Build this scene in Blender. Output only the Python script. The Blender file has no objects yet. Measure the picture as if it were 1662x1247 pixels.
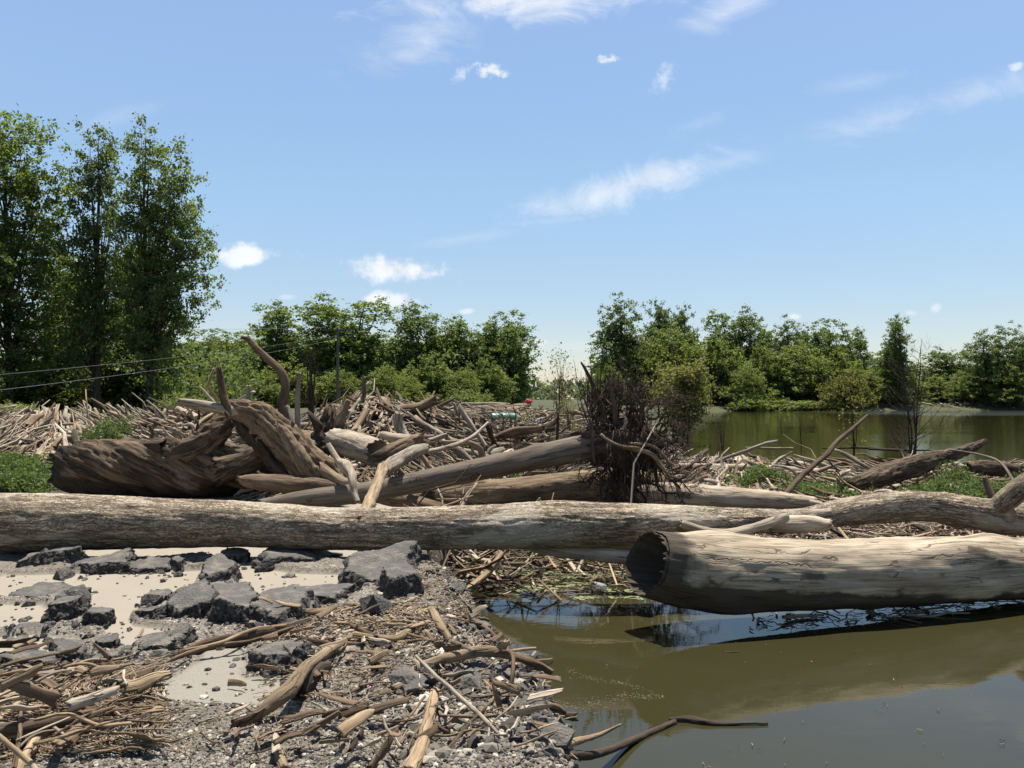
import bpy, math, random
import numpy as np
from mathutils import Vector, Matrix
R = math.radians
S = bpy.context.scene
COL = S.collection
rng = np.random.default_rng(7)
random.seed(7)
# ---------------------------------------------------------------- camera
F = 1343.0; CX = 831.0; CY = 623.5; HCAM = 1.6; PITCH = math.atan(24.5 / F)
cd = bpy.data.cameras.new('camera'); cam = bpy.data.objects.new('camera', cd); COL.objects.link(cam)
cam.location = (0, 0, HCAM); cam.rotation_euler = (R(90) + PITCH, 0, 0)
cd.sensor_width = 36; cd.lens = 36 * F / 1662.0; cd.clip_start = 0.05; cd.clip_end = 12000
S.camera = cam
# ---------------------------------------------------------------- light, sky, exposure
SUN_EL, SUN_AZ = 74.0, 10.0            # azimuth from +Y towards +X
S.view_settings.view_transform = 'Standard'; S.view_settings.look = 'None'
S.view_settings.exposure = 1.1; S.view_settings.gamma = 1
sl = bpy.data.lights.new('sun', 'SUN'); sl.energy = 5.0; sl.angle = R(0.53); sl.color = (1.0, 0.935, 0.83)
so = bpy.data.objects.new('sun', sl); COL.objects.link(so)
sd = Vector((math.sin(R(SUN_AZ)) * math.cos(R(SUN_EL)), math.cos(R(SUN_AZ)) * math.cos(R(SUN_EL)), math.sin(R(SUN_EL))))
so.rotation_euler = sd.to_track_quat('Z', 'Y').to_euler()

class NT:
    """tiny helper for node trees"""
    def __init__(s, nt): s.nt = nt; nt.nodes.clear()
    def n(s, t, **kw):
        x = s.nt.nodes.new(t)
        for k, v in kw.items(): setattr(x, k, v)
        return x
    def put(s, sock, v):
        if isinstance(v, bpy.types.NodeSocket): s.nt.links.new(v, sock)
        elif v is not None: sock.default_value = v
    def m(s, op, a, b=None, c=None, clamp=False):
        x = s.n('ShaderNodeMath', operation=op, use_clamp=clamp)
        for i, v in enumerate((a, b, c)): s.put(x.inputs[i], v)
        return x.outputs[0]
    def vm(s, op, a, b=None):
        x = s.n('ShaderNodeVectorMath', operation=op); s.put(x.inputs[0], a); s.put(x.inputs[1], b); return x.outputs[0]
    def comb(s, x, y, z):
        c = s.n('ShaderNodeCombineXYZ'); s.put(c.inputs[0], x); s.put(c.inputs[1], y); s.put(c.inputs[2], z); return c.outputs[0]
    def noise(s, vec, scale=1, detail=4, rough=.55, dist=0, out=0):
        x = s.n('ShaderNodeTexNoise'); s.put(x.inputs['Vector'], vec)
        x.inputs['Scale'].default_value = scale; x.inputs['Detail'].default_value = detail
        x.inputs['Roughness'].default_value = rough; x.inputs['Distortion'].default_value = dist
        return x.outputs[out]
    def ramp(s, v, stops, interp='LINEAR'):
        x = s.n('ShaderNodeValToRGB'); s.put(x.inputs[0], v); cr = x.color_ramp; cr.interpolation = interp
        while len(cr.elements) < len(stops): cr.elements.new(.5)
        for e, (p, c) in zip(cr.elements, stops):
            e.position = p; e.color = (*c, 1) if len(c) == 3 else c
        return x.outputs[0]
    def mr(s, v, a, b, c=0, d=1, smooth=False):
        x = s.n('ShaderNodeMapRange'); x.interpolation_type = 'SMOOTHSTEP' if smooth else 'LINEAR'
        for i, q in enumerate((v, a, b, c, d)): s.put(x.inputs[i], q)
        return x.outputs[0]
    def mix(s, f, a, b, mode='MIX'):
        x = s.n('ShaderNodeMix', data_type='RGBA', blend_type=mode)
        s.put(x.inputs[0], f)
        s.put(x.inputs[6], a if isinstance(a, bpy.types.NodeSocket) else (*a, 1))
        s.put(x.inputs[7], b if isinstance(b, bpy.types.NodeSocket) else (*b, 1))
        return x.outputs[2]
    def bump(s, h, strength, dist=.02, nrm=None):
        x = s.n('ShaderNodeBump'); s.put(x.inputs['Height'], h); x.inputs['Strength'].default_value = strength
        x.inputs['Distance'].default_value = dist; s.put(x.inputs['Normal'], nrm); return x.outputs[0]

w = bpy.data.worlds.new('World'); S.world = w; w.use_nodes = True
t = NT(w.node_tree)
sky = t.n('ShaderNodeTexSky', sky_type='NISHITA', sun_disc=False)
sky.sun_elevation = R(SUN_EL); sky.sun_rotation = R(SUN_AZ); sky.altitude = 0
sky.air_density = 1.0; sky.dust_density = 0.15; sky.ozone_density = 1.6
tc = t.n('ShaderNodeTexCoord'); sp = t.n('ShaderNodeSeparateXYZ'); t.put(sp.inputs[0], tc.outputs['Generated'])
yy = t.m('MAXIMUM', sp.outputs[1], .05)
U = t.m('DIVIDE', sp.outputs[0], yy); V_ = t.m('DIVIDE', sp.outputs[2], yy)
P2 = t.comb(U, V_, 0)
n1 = t.noise(P2, 26, 6, .6); n2 = t.noise(t.vm('MULTIPLY', P2, (1, 2.0, 1)), 9, 9, .70, 1.0)
n3 = t.noise(P2, 80, 5, .6)
def cl(px, py, a, b, rot, amp, soft, nz, k):
    """one cloud: direction of its middle, half sizes, slope, opacity, edge softness"""
    u0 = (px - CX) / F; v0 = (648 - py) / F; a /= F; b /= F
    du = t.m('SUBTRACT', U, u0); dv = t.m('SUBTRACT', V_, v0); c, s_ = math.cos(R(rot)), math.sin(R(rot))
    p = t.m('ADD', t.m('MULTIPLY', du, c / a), t.m('MULTIPLY', dv, s_ / a))
    q = t.m('ADD', t.m('MULTIPLY', du, -s_ / b), t.m('MULTIPLY', dv, c / b))
    d = t.m('SQRT', t.m('ADD', t.m('MULTIPLY', p, p), t.m('MULTIPLY', q, q)))
    e = t.m('ADD', t.m('SUBTRACT', 1.0, d), t.m('MULTIPLY', t.m('SUBTRACT', nz, .5), k))
    return t.m('MULTIPLY', t.mr(e, 0, soft, smooth=True), amp)
cl_list = [
    cl(385, 413, 84, 20, 2, .85, .75, n1, 2.8), cl(640, 436, 92, 25, -3, .9, .75, n1, 2.8), cl(636, 489, 50, 17, 0, .8, .75, n1, 2.6),
    cl(875, 557, 27, 8, 4, .7, .6, n1, 1.8), cl(794, 111, 30, 14, -8, .85, .9, n3, 2.6), cl(746, 118, 22, 13, 30, .45, .9, n3, 2.6),
    cl(989, 93, 20, 9, -5, .7, .8, n3, 2.4), cl(1080, 125, 20, 34, -28, .5, 1.2, n3, 2.6), cl(1655, 106, 16, 10, 20, .6, .8, n3, 2.0),
    cl(1292, 514, 14, 7, 0, .6, .7, n1, 1.6), cl(757, 505, 16, 6, 4, .5, .8, n1, 1.4), cl(1520, 500, 12, 9, 40, .4, .9, n1, 1.6), cl(465, 482, 20, 7, 0, .35, .9, n1, 1.4), cl(1478, 508, 14, 7, 0, .4, .9, n1, 1.6),
    cl(1010, 305, 220, 44, 17, .62, 1.1, n2, 2.3), cl(1180, 262, 120, 22, 14, .25, 1.4, n2, 2.3), cl(900, 340, 110, 22, 8, .25, 1.4, n2, 2.2),
    cl(860, -10, 300, 48, 4, .85, 1.1, n2, 2.2), cl(690, 60, 170, 60, 20, .45, 1.4, n2, 2.4), cl(1190, 10, 150, 36, 25, .5, 1.3, n2, 2.2),
    cl(1440, 190, 190, 38, 16, .30, 1.4, n2, 2.3), cl(1580, 150, 170, 34, 14, .34, 1.4, n2, 2.3), cl(1400, 130, 130, 20, 10, .18, 1.4, n2, 2.3),
    cl(760, 385, 120, 14, 8, .20, 1.3, n2, 2.0), cl(180, 190, 110, 24, 18, .15, 1.4, n2, 2.2), cl(1130, 200, 90, 20, 18, .16, 1.4, n2, 2.2), cl(1060, 560, 500, 16, 1, .22, 1.4, n2, 1.8)]
tot = cl_list[0]
for c_ in cl_list[1:]: tot = t.m('MAXIMUM', tot, c_)
front = t.mr(sp.outputs[1], .05, .3)
tot = t.m('MULTIPLY', tot, front)
shade = t.mr(n1, .3, .7, .86, 1.05)
tint = t.ramp(V_, [(0, (.60, .55, .57)), (.12, (.68, .655, .655)), (.25, (.80, .81, .77)), (.5, (.98, .94, .90))])
bgc = t.mix(1.0, sky.outputs[0], tint, 'MULTIPLY')
cloudc = t.vm('MULTIPLY', (5.6, 5.75, 5.95), t.comb(shade, shade, shade))
skyc = t.mix(tot, bgc, cloudc)
bg = t.n('ShaderNodeBackground'); t.put(bg.inputs[0], skyc); bg.inputs[1].default_value = 0.085
out = t.n('ShaderNodeOutputWorld'); w.node_tree.links.new(bg.outputs[0], out.inputs[0])

# ---------------------------------------------------------------- pixel -> world (f, horizon measured once)
cp, sp_ = math.cos(PITCH), math.sin(PITCH)
def ray(px, py):
    x = (px - CX) / F; z = (CY - py) / F
    return Vector((x, cp - z * sp_, sp_ + z * cp))
def P(px, py, Y):
    d = ray(px, py); k = Y / d.y; return Vector((d.x * k, Y, HCAM + d.z * k))
def G(px, py, z=0.0):
    d = ray(px, py); k = (z - HCAM) / d.z; return Vector((d.x * k, d.y * k, z))
# ---------------------------------------------------------------- numpy noise
def _h(i, j, k):
    n = (i * 374761393 + j * 668265263 + k * 2147483647 + 12345) & 0xffffffff
    n = ((n ^ (n >> 13)) * 1274126177) & 0xffffffff
    n = ((n ^ (n >> 15)) * 2246822519) & 0xffffffff
    return ((n ^ (n >> 16)) & 0xffffff) / float(0xffffff)
def vn(p):
    p = np.asarray(p, float); q = np.floor(p).astype(np.int64); f = p - q; f = f * f * (3 - 2 * f)
    x, y, z = q[..., 0], q[..., 1], q[..., 2]; u, v, w_ = f[..., 0], f[..., 1], f[..., 2]
    def L(a, b, k): return a + (b - a) * k
    return L(L(L(_h(x, y, z), _h(x + 1, y, z), u), L(_h(x, y + 1, z), _h(x + 1, y + 1, z), u), v),
             L(L(_h(x, y, z + 1), _h(x + 1, y, z + 1), u), L(_h(x, y + 1, z + 1), _h(x + 1, y + 1, z + 1), u), v), w_)
def fbm(p, o=4, g=.5):
    p = np.asarray(p, float); s = 0; a = 1; t_ = 0
    for i in range(o): s = s + a * (vn(p + 17.3 * i) - .5); t_ += a; a *= g; p = p * 2.03
    return s / t_ * 2          # about -1..1
# ---------------------------------------------------------------- meshes
class MB:
    def __init__(s): s.v = []; s.g = []; s.r = []; s.q = []; s.t = []; s.n = 0; s.qm = []; s.tm = []
    def add(s, v, q=None, t=None, g=None, r=None, mi=0, qm=None, tm=None):
        v = np.asarray(v, float).reshape(-1, 3); n = len(v); s.v.append(v)
        s.g.append(v if g is None else np.asarray(g, float)); s.r.append(np.zeros(n) if r is None else np.broadcast_to(np.asarray(r, float), (n,)))
        if q is not None and len(q): q = np.asarray(q, int).reshape(-1, 4); s.q.append(q + s.n); s.qm.append(np.full(len(q), mi) if qm is None else qm)
        if t is not None and len(t): t = np.asarray(t, int).reshape(-1, 3); s.t.append(t + s.n); s.tm.append(np.full(len(t), mi) if tm is None else tm)
        s.n += n
    def mesh(s, name, mats, smooth=True):
        me = bpy.data.meshes.new(name); v = np.concatenate(s.v)
        q = np.concatenate(s.q) if s.q else np.zeros((0, 4), int); t_ = np.concatenate(s.t) if s.t else np.zeros((0, 3), int)
        me.vertices.add(len(v)); me.vertices.foreach_set('co', v.ravel().astype(np.float32))
        li = np.concatenate([q.ravel(), t_.ravel()]).astype(np.int32)
        me.loops.add(len(li)); me.loops.foreach_set('vertex_index', li)
        npl = len(q) + len(t_); me.polygons.add(npl)
        st = np.concatenate([np.arange(len(q)) * 4, len(q) * 4 + np.arange(len(t_)) * 3]).astype(np.int32)
        me.polygons.foreach_set('loop_start', st)
        me.polygons.foreach_set('loop_total', np.concatenate([np.full(len(q), 4), np.full(len(t_), 3)]).astype(np.int32))
        mi = np.concatenate([np.concatenate(s.qm) if s.qm else np.zeros(0), np.concatenate(s.tm) if s.tm else np.zeros(0)]).astype(np.int32)
        me.update(calc_edges=True)
        me.polygons.foreach_set('material_index', mi)
        me.polygons.foreach_set('use_smooth', np.full(npl, bool(smooth)))
        a = me.attributes.new('grain', 'FLOAT_VECTOR', 'POINT'); a.data.foreach_set('vector', np.concatenate(s.g).ravel().astype(np.float32))
        a = me.attributes.new('rot', 'FLOAT', 'POINT'); a.data.foreach_set('value', np.concatenate(s.r).astype(np.float32))
        for m_ in (mats if isinstance(mats, (list, tuple)) else [mats]): me.materials.append(m_)
        me.validate(); return me
def obj(name, data, parent=None, loc=None):
    if isinstance(data, tuple): data = data[0].mesh(name, *data[1:])
    o = bpy.data.objects.new(name, data); COL.objects.link(o)
    if parent: o.parent = parent
    if loc is not None: o.location = loc
    return o
def tag(o, label=None, cat=None, group=None, kind=None):
    if label: o['label'] = label
    if cat: o['category'] = cat
    if group: o['group'] = group
    if kind: o['kind'] = kind
    return o
def empty(name, loc, rz=0):
    o = bpy.data.objects.new(name, None); COL.objects.link(o); o.location = loc; o.rotation_euler.z = rz; o.empty_display_size = .2; return o

def catmull(P_, n):
    P_ = np.asarray(P_, float)
    if len(P_) == 2: 
        k = np.linspace(0, 1, n)[:, None]; return P_[0] * (1 - k) + P_[1] * k
    Q = np.vstack([2 * P_[0] - P_[1], P_, 2 * P_[-1] - P_[-2]]); m = len(P_) - 1
    tt = np.linspace(0, m - 1e-6, n); i = tt.astype(int); f = (tt - i)[:, None]
    a, b, c, d = Q[i], Q[i + 1], Q[i + 2], Q[i + 3]
    return .5 * ((2 * b) + (-a + c) * f + (2 * a - 5 * b + 4 * c - d) * f * f + (-a + 3 * b - 3 * c + d) * f ** 3)

def tube(mb, pts, rad, sides=12, step=.1, rough=.1, rf=3.0, kink=0, twist=0, jag=.5, seed=0, flat=1.0, mi=0, rot_ends=(0, 0), furrow=0, ffreq=9, taper0=1, taper1=1, knots=0, hollow=0, under=0):
    """bent tapering wood: pts/rad control points; splintered ends; real furrows along the grain"""
    pts = np.array([tuple(p) for p in pts], float); rad = np.asarray(rad, float)
    L_ = np.sum(np.linalg.norm(np.diff(pts, axis=0), axis=1)); n = max(4, int(L_ / step) + 2)
    both = catmull(np.hstack([pts, rad[:, None]]), n); C = both[:, :3]; r = np.maximum(both[:, 3], .0015)
    rs = np.random.default_rng(seed + 1)
    s = np.concatenate([[0], np.cumsum(np.linalg.norm(np.diff(C, axis=0), axis=1))])
    if kink:
        o3 = np.stack([fbm(np.stack([s * kink[1], s * 0 + seed * 3.1 + k * 9, s * 0], 1), 3) for k in range(3)], 1)
        C = C + o3 * kink[0] * np.minimum(1, np.minimum(s, s[-1] - s)[:, None] / (s[-1] * .15 + 1e-6))
    T = np.gradient(C, axis=0); T /= np.linalg.norm(T, axis=1)[:, None] + 1e-9
    up = np.array([0, 0, 1.]) if abs(T[0, 2]) < .9 else np.array([1., 0, 0])
    N = np.zeros_like(T); nvec = np.cross(T[0], np.cross(up, T[0]));
    if np.linalg.norm(nvec) < 1e-6: nvec = np.array([1., 0, 0])
    for i in range(n):
        nvec = nvec - T[i] * nvec.dot(T[i]); nvec /= np.linalg.norm(nvec) + 1e-9; N[i] = nvec
    B = np.cross(T, N)
    th = np.linspace(0, 2 * math.pi, sides, endpoint=False)[None, :] + (twist * s)[:, None]
    c, d = np.cos(th), np.sin(th); rm = float(np.mean(r))
    th0 = np.linspace(0, 2 * math.pi, sides, endpoint=False)[None, :] + 0 * s[:, None]
    S2 = s[:, None] + 0 * c; c0, d0 = np.cos(th0), np.sin(th0)
    rr = r[:, None] * (1 + rough * fbm(np.stack([c0 * 1.1 + seed, d0 * 1.1, S2 / (rm * rf)], -1), 3))
    if knots:
        for k in range(knots):
            ks = rs.uniform(.05, .95) * s[-1]; ka = rs.uniform(0, 6.28); dd = (S2 - ks) / (rm * .9); da = np.angle(np.exp(1j * (th0 - ka)))
            rr += r[:, None] * .16 * np.exp(-dd * dd - (da / .4) ** 2)
    if furrow:
        fz = fbm(np.stack([c0 * ffreq, d0 * ffreq, S2 * 2.2 / (rm * 3.3)], -1), 4, .6)
        rr += furrow * (np.abs(fz) ** .7 - .35)
    e = np.minimum(1, s / (rm * 1.2 + 1e-9)); 
    if taper0 != 1: rr *= (taper0 + (1 - taper0) * np.minimum(1, s / (rm * 2)))[:, None]
    if taper1 != 1: rr *= (taper1 + (1 - taper1) * np.minimum(1, (s[-1] - s) / (rm * 2)))[:, None]
    off = np.zeros((n, sides))
    j0 = rs.uniform(-1, 1, sides) * jag * r[0]; j1 = rs.uniform(-1, 1, sides) * jag * r[-1]
    off[0] = j0; off[-1] = j1
    if n > 6: off[1] = j0 * .5; off[-2] = j1 * .5
    V = C[:, None, :] + N[:, None, :] * (c * rr)[..., None] + B[:, None, :] * (d * rr * flat)[..., None] + T[:, None, :] * off[..., None]
    g = np.stack([c0 * r[:, None], d0 * r[:, None], S2], -1)
    rot = np.zeros(n)
    if rot_ends[0]: rot = np.maximum(rot, np.clip(1 - s / rot_ends[0], 0, 1))
    if rot_ends[1]: rot = np.maximum(rot, np.clip(1 - (s[-1] - s) / rot_ends[1], 0, 1))
    i = np.arange(n - 1)[:, None] * sides; j = np.arange(sides)[None, :]; j2 = (j + 1) % sides
    q = np.stack([i + j, i + j2, i + sides + j2, i + sides + j], -1).reshape(-1, 4)
    rot_shade = np.repeat(rot[:, None], sides, 1)
    if under:  # darkens downward faces: black rot, and underside shade painted into the colour
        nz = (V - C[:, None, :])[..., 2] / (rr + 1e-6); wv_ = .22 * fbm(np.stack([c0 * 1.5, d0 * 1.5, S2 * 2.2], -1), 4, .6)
        rot_shade = np.maximum(rot_shade, np.clip((-nz + wv_ - under + .55 * np.clip(1 - S2 / 2.2, -1, 1) * .5) * 2.2, 0, 1))
    VV = [V.reshape(-1, 3)]; GG = [g.reshape(-1, 3)]; RR = [rot_shade.reshape(-1)]; tris = []; qq = [q]; base = n * sides
    for end in (0, n - 1):
        cen = C[end]; sg = 1 if end == 0 else -1
        dep = hollow if hollow and end == (0 if hollow > 0 else n - 1) else (.15 if jag else 0)
        inn = cen + (V[end] - cen) * (.78 if hollow else .6) + T[end] * sg * abs(dep) * r[end] + rs.normal(0, .08 * jag, (sides, 1)) * r[end] * T[end]
        VV += [inn, (cen + T[end] * sg * abs(dep) * r[end] * (1 if not hollow else 1.6))[None]]
        GG += [g[end] * .6 + (5, 5, 5), np.array([[9., 9, 9]])]; RR += [np.full(sides, max(rot[end], .35)), np.array([max(rot[end], .6)])]
        jj = np.arange(sides); k2 = (jj + 1) % sides; ring = end * sides
        a = np.stack([ring + jj, base + jj, base + k2, ring + k2], -1); 
        if end: a = a[:, ::-1]
        qq.append(a); b = np.stack([base + jj, np.full(sides, base + sides), base + k2], -1)
        if end: b = b[:, ::-1]
        tris.append(b); base += sides + 1
    mb.add(np.concatenate(VV), np.concatenate(qq), np.concatenate(tris), np.concatenate(GG), np.concatenate(RR), mi=mi)
    return C, r
def PX(pts, default_Y=None):
    """[(px,py,Y,thickness px)] -> points, radii"""
    p = []; r = []
    for a in pts:
        px, py, Y, th = a if len(a) == 4 else (a[0], a[1], default_Y, a[2])
        p.append(P(px, py, Y)); r.append(th / 2 / F * Y)
    return p, r
# ---------------------------------------------------------------- materials
def new_mat(name):
    m = bpy.data.materials.new(name); m.use_nodes = True; return m, NT(m.node_tree)
def finish(m, t, col, rough=.85, nrm=None, spec=.3, **kw):
    b = t.n('ShaderNodeBsdfPrincipled'); t.put(b.inputs['Base Color'], col if isinstance(col, bpy.types.NodeSocket) else (*col, 1)); t.put(b.inputs['Roughness'], rough)
    b.inputs['Specular IOR Level'].default_value = spec; t.put(b.inputs['Normal'], nrm)
    for k, v in kw.items(): t.put(b.inputs[k], v)
    o = t.n('ShaderNodeOutputMaterial'); t.nt.links.new(b.outputs[0], o.inputs[0]); return m
def wood(name, light, mid, dark, gs=(14, 14, 1.6), bump=.5, bark=0.0, rnd=.3, patch=None, pscale=2.5, pthr=.55, pits=True):
    light, mid, dark = [tuple(v * k for v in c) for c, k in ((light, .70), (mid, .60), (dark, .42))]; light, mid, dark = [(v[0] * 1.03, v[1] * .99, v[2] * .92) for v in (light, mid, dark)]
    if patch: patch = tuple(v * .6 for v in patch)
    m, t = new_mat(name)
    a = t.n('ShaderNodeAttribute', attribute_name='grain'); oi = t.n('ShaderNodeObjectInfo')
    off = t.m('MULTIPLY', oi.outputs['Random'], 37.0)
    g0 = t.vm('ADD', a.outputs['Vector'], t.comb(off, off, off))
    g = t.vm('MULTIPLY', g0, gs)
    f1 = t.noise(g, 1, 8, .62, .4); f2 = t.noise(t.vm('MULTIPLY', g, (4.5, 4.5, 2.2)), 1, 6, .7)
    f = t.m('ADD', t.m('MULTIPLY', f1, .6), t.m('MULTIPLY', f2, .4))
    col = t.ramp(f, [(.33, dark), (.47, mid), (.62, light)])
    blot = t.noise(g0, 3.2, 5, .6)
    col = t.mix(t.mr(blot, .3, .75, .0, .55), col, t.mix(1.0, col, (.62, .55, .48), 'MULTIPLY'))
    vc = t.n('ShaderNodeTexVoronoi', feature='DISTANCE_TO_EDGE'); vc.inputs['Scale'].default_value = 1
    t.put(vc.inputs['Vector'], t.vm('ADD', t.vm('MULTIPLY', g0, (20, 20, .8)), t.vm('MULTIPLY', t.noise(g0, 5, 4, .6, 0, 1), (.9, .9, .5))))
    cr = t.m('MULTIPLY', t.mr(vc.outputs['Distance'], .005, .05, 1, 0, True), t.mr(t.noise(g0, 2.3, 3, .5), .42, .62, 0, 1, True))
    col = t.mix(t.m('MULTIPLY', cr, .8), col, tuple(v * .45 for v in dark))
    h = t.m('SUBTRACT', f, t.m('MULTIPLY', cr, .8))
    if bark:
        v = t.n('ShaderNodeTexVoronoi', feature='DISTANCE_TO_EDGE'); v.inputs['Scale'].default_value = 1
        t.put(v.inputs['Vector'], t.vm('ADD', t.vm('MULTIPLY', g0, (34, 34, 3.4)), t.vm('MULTIPLY', t.noise(g0, 14, 5, .7, 0, 1), (3.6, 3.6, 2.2))))
        ck = t.mr(v.outputs['Distance'], 0, .16, 0, 1, True)
        col = t.mix(t.m('MULTIPLY', t.m('SUBTRACT', 1, ck), bark), col, dark)
        h = t.m('ADD', h, t.m('MULTIPLY', ck, .9 * bark))
    if patch:
        pf = t.mr(t.noise(t.vm('MULTIPLY', g0, (1.4, 1.4, .6)), pscale, 6, .65), pthr, pthr + .06, 0, 1, True)
        col = t.mix(pf, col, t.mix(f1, patch, (patch[0] * 1.5, patch[1] * 1.5, patch[2] * 1.5)))
    rot = t.n('ShaderNodeAttribute', attribute_name='rot')  # attribute also carries the underside shade painted in by tube
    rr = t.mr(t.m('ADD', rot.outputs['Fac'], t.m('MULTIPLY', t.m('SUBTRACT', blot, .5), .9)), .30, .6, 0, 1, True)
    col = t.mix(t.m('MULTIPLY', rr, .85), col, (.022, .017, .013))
    vv = t.mr(oi.outputs['Random'], 0, 1, 1 - rnd, 1 + rnd)
    col = t.mix(1.0, col, t.comb(vv, vv, vv), 'MULTIPLY')
    return finish(m, t, col, .88, t.bump(h, bump, .03), .2)
M = {}
M['bleached'] = wood('bleached_wood', (.60, .54, .46), (.43, .375, .305), (.11, .085, .062))
M['grey'] = wood('grey_wood', (.38, .34, .29), (.26, .23, .19), (.07, .056, .043))
M['brown'] = wood('brown_wood', (.27, .20, .14), (.16, .115, .08), (.05, .036, .026))
M['dark'] = wood('dark_wood', (.11, .085, .065), (.065, .05, .038), (.022, .017, .013))
M['tan'] = wood('tan_wood', (.47, .37, .255), (.32, .245, .165), (.12, .085, .055))
M['bark'] = wood('cracked_bark', (.68, .59, .47), (.46, .39, .30), (.12, .095, .072), gs=(16, 16, 2.0), bump=.7, bark=.68, rnd=0, patch=(.50, .43, .33), pscale=1.1, pthr=.51)
M['smoothlog'] = wood('peeled_log', (.66, .58, .47), (.48, .41, .32), (.17, .13, .10), gs=(11, 11, .9), bump=.35, rnd=.05, patch=(.13, .10, .075), pscale=2.0, pthr=.60)
M['pole'] = wood('dull_log', (.25, .215, .18), (.185, .155, .13), (.075, .06, .05), gs=(12, 12, 1.0), bump=.35, rnd=.05)
M['burl'] = wood('old_brown_trunk', (.24, .18, .125), (.085, .063, .045), (.03, .023, .018), gs=(7, 7, 1.1), bump=.9, rnd=.05, patch=(.20, .145, .10), pscale=1.6, pthr=.60)
M['roots'] = wood('dark_roots', (.15, .112, .088), (.088, .066, .053), (.035, .027, .022), rnd=.1)
M['treebark'] = wood('living_bark', (.13, .105, .08), (.075, .06, .046), (.02, .016, .012), gs=(5, 5, .8), bump=.8, rnd=.1)
M['weathered'] = wood('utility_pole_wood', (.24, .22, .20), (.18, .165, .15), (.09, .08, .07), rnd=.05)
WOODS = ['bleached', 'grey', 'brown', 'dark', 'tan']
# ---------------------------------------------------------------- ground
WZ = -0.40
SH = np.array([(-30, .2), (3.3, .36), (3.6, .30), (3.96, .27), (4.46, .235), (4.92, .20), (5.35, -.05), (6.1, -.18), (7.1, -.38), (8.05, -.74), (9.0, -.9), (10.4, -.6), (12, .2), (13.2, 1.6), (14.2, 19), (19, 40), (22.3, 40),
               (23.2, 12), (24.3, 4.9), (29, 5.0), (38, 6.3), (49, 8.6), (75, 14.5), (106, 22), (135, 30), (148, 60), (152, 400), (170, 9000)])
def sstep(x, a, b): u = np.clip((x - a) / (b - a), 0, 1); return u * u * (3 - 2 * u)
def shore(x, y):
    sx = np.interp(y, SH[:, 0], SH[:, 1]); d = sx - x
    far = np.clip((y - 9) / 30, 0, 1)
    return np.where(y > 12.5, np.minimum(d, 60) , d) + .10 * fbm(np.stack([x * 3, y * 3, 0 * x], -1), 4, .65) * (1 - far) + far * .8 * fbm(np.stack([x * .35, y * .35, 0 * x + 3], -1), 3)
MOUNDS = [(-8.5, 24, 3.2, 3.6, .58), (-13.5, 25, 4, 4, .50), (-4.6, 22, 1.9, 3.2, .5), (-3.5, 18.5, 1.4, 2.4, 1.0), (-1.9, 18.5, 1.1, 2.4, .68), (-.4, 23, 2.8, 5, .48), (1.5, 31, 6, 8, .50), (-1, 38, 9, 9, .45), (-22, 30, 8, 6, .9),
          (-5.5, 31, 5, 5, .65), (4.2, 20.5, 1.2, 1.2, .15), (10, 19.5, 2.4, 1.8, .12)]
def near_poly(x, y, poly, wob=.03):
    """signed inside-distance (m) to a ground polygon"""
    poly = np.array(poly); n = len(poly); ins = np.zeros(x.shape, bool); dm = np.full(x.shape, 1e9)
    for i in range(n):
        x1, y1 = poly[i]; x2, y2 = poly[(i + 1) % n]
        c = ((y1 > y) != (y2 > y)) & (x < (x2 - x1) * (y - y1) / (y2 - y1 + 1e-12) + x1); ins ^= c
        ex, ey = x2 - x1, y2 - y1; u = np.clip(((x - x1) * ex + (y - y1) * ey) / (ex * ex + ey * ey), 0, 1)
        dm = np.minimum(dm, np.hypot(x - x1 - u * ex, y - y1 - u * ey))
    return np.where(ins, dm, -dm) + wob * fbm(np.stack([x * 9, y * 9, 0 * x + 5], -1), 4, .6)
def GP(l, z=0): return [tuple(G(px, py, z))[:2] for px, py in l]
# areas of bare tan concrete seen between the broken asphalt, traced on the ground plane
CONC = [GP(l) for l in [
    [(-80, 938), (150, 930), (330, 926), (310, 962), (250, 985), (215, 1004), (120, 1006), (112, 980), (-80, 974)],
    [(372, 914), (470, 930), (610, 936), (575, 975), (455, 992), (408, 986), (380, 955)],
    [(-80, 980), (75, 982), (95, 1004), (66, 1028), (-80, 1034)], [(-80, 1040), (55, 1030), (130, 1038), (125, 1066), (-80, 1094)],
    [(130, 980), (210, 976), (216, 1016), (310, 1026), (280, 1048), (180, 1064), (166, 1014)],
    [(60, 880), (700, 878), (690, 908), (380, 922), (330, 905), (120, 915), (60, 900)], [(-400, 700), (900, 700), (700, 840), (690, 880), (-400, 880)]]]
PALE = [GP(l) for l in [[(235, 1158), (258, 1128), (320, 1092), (330, 1068), (386, 1066), (400, 1118), (470, 1110), (520, 1122), (430, 1160)],
                        [(420, 1060), (500, 1040), (590, 1050), (560, 1075), (480, 1080)]]]
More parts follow.
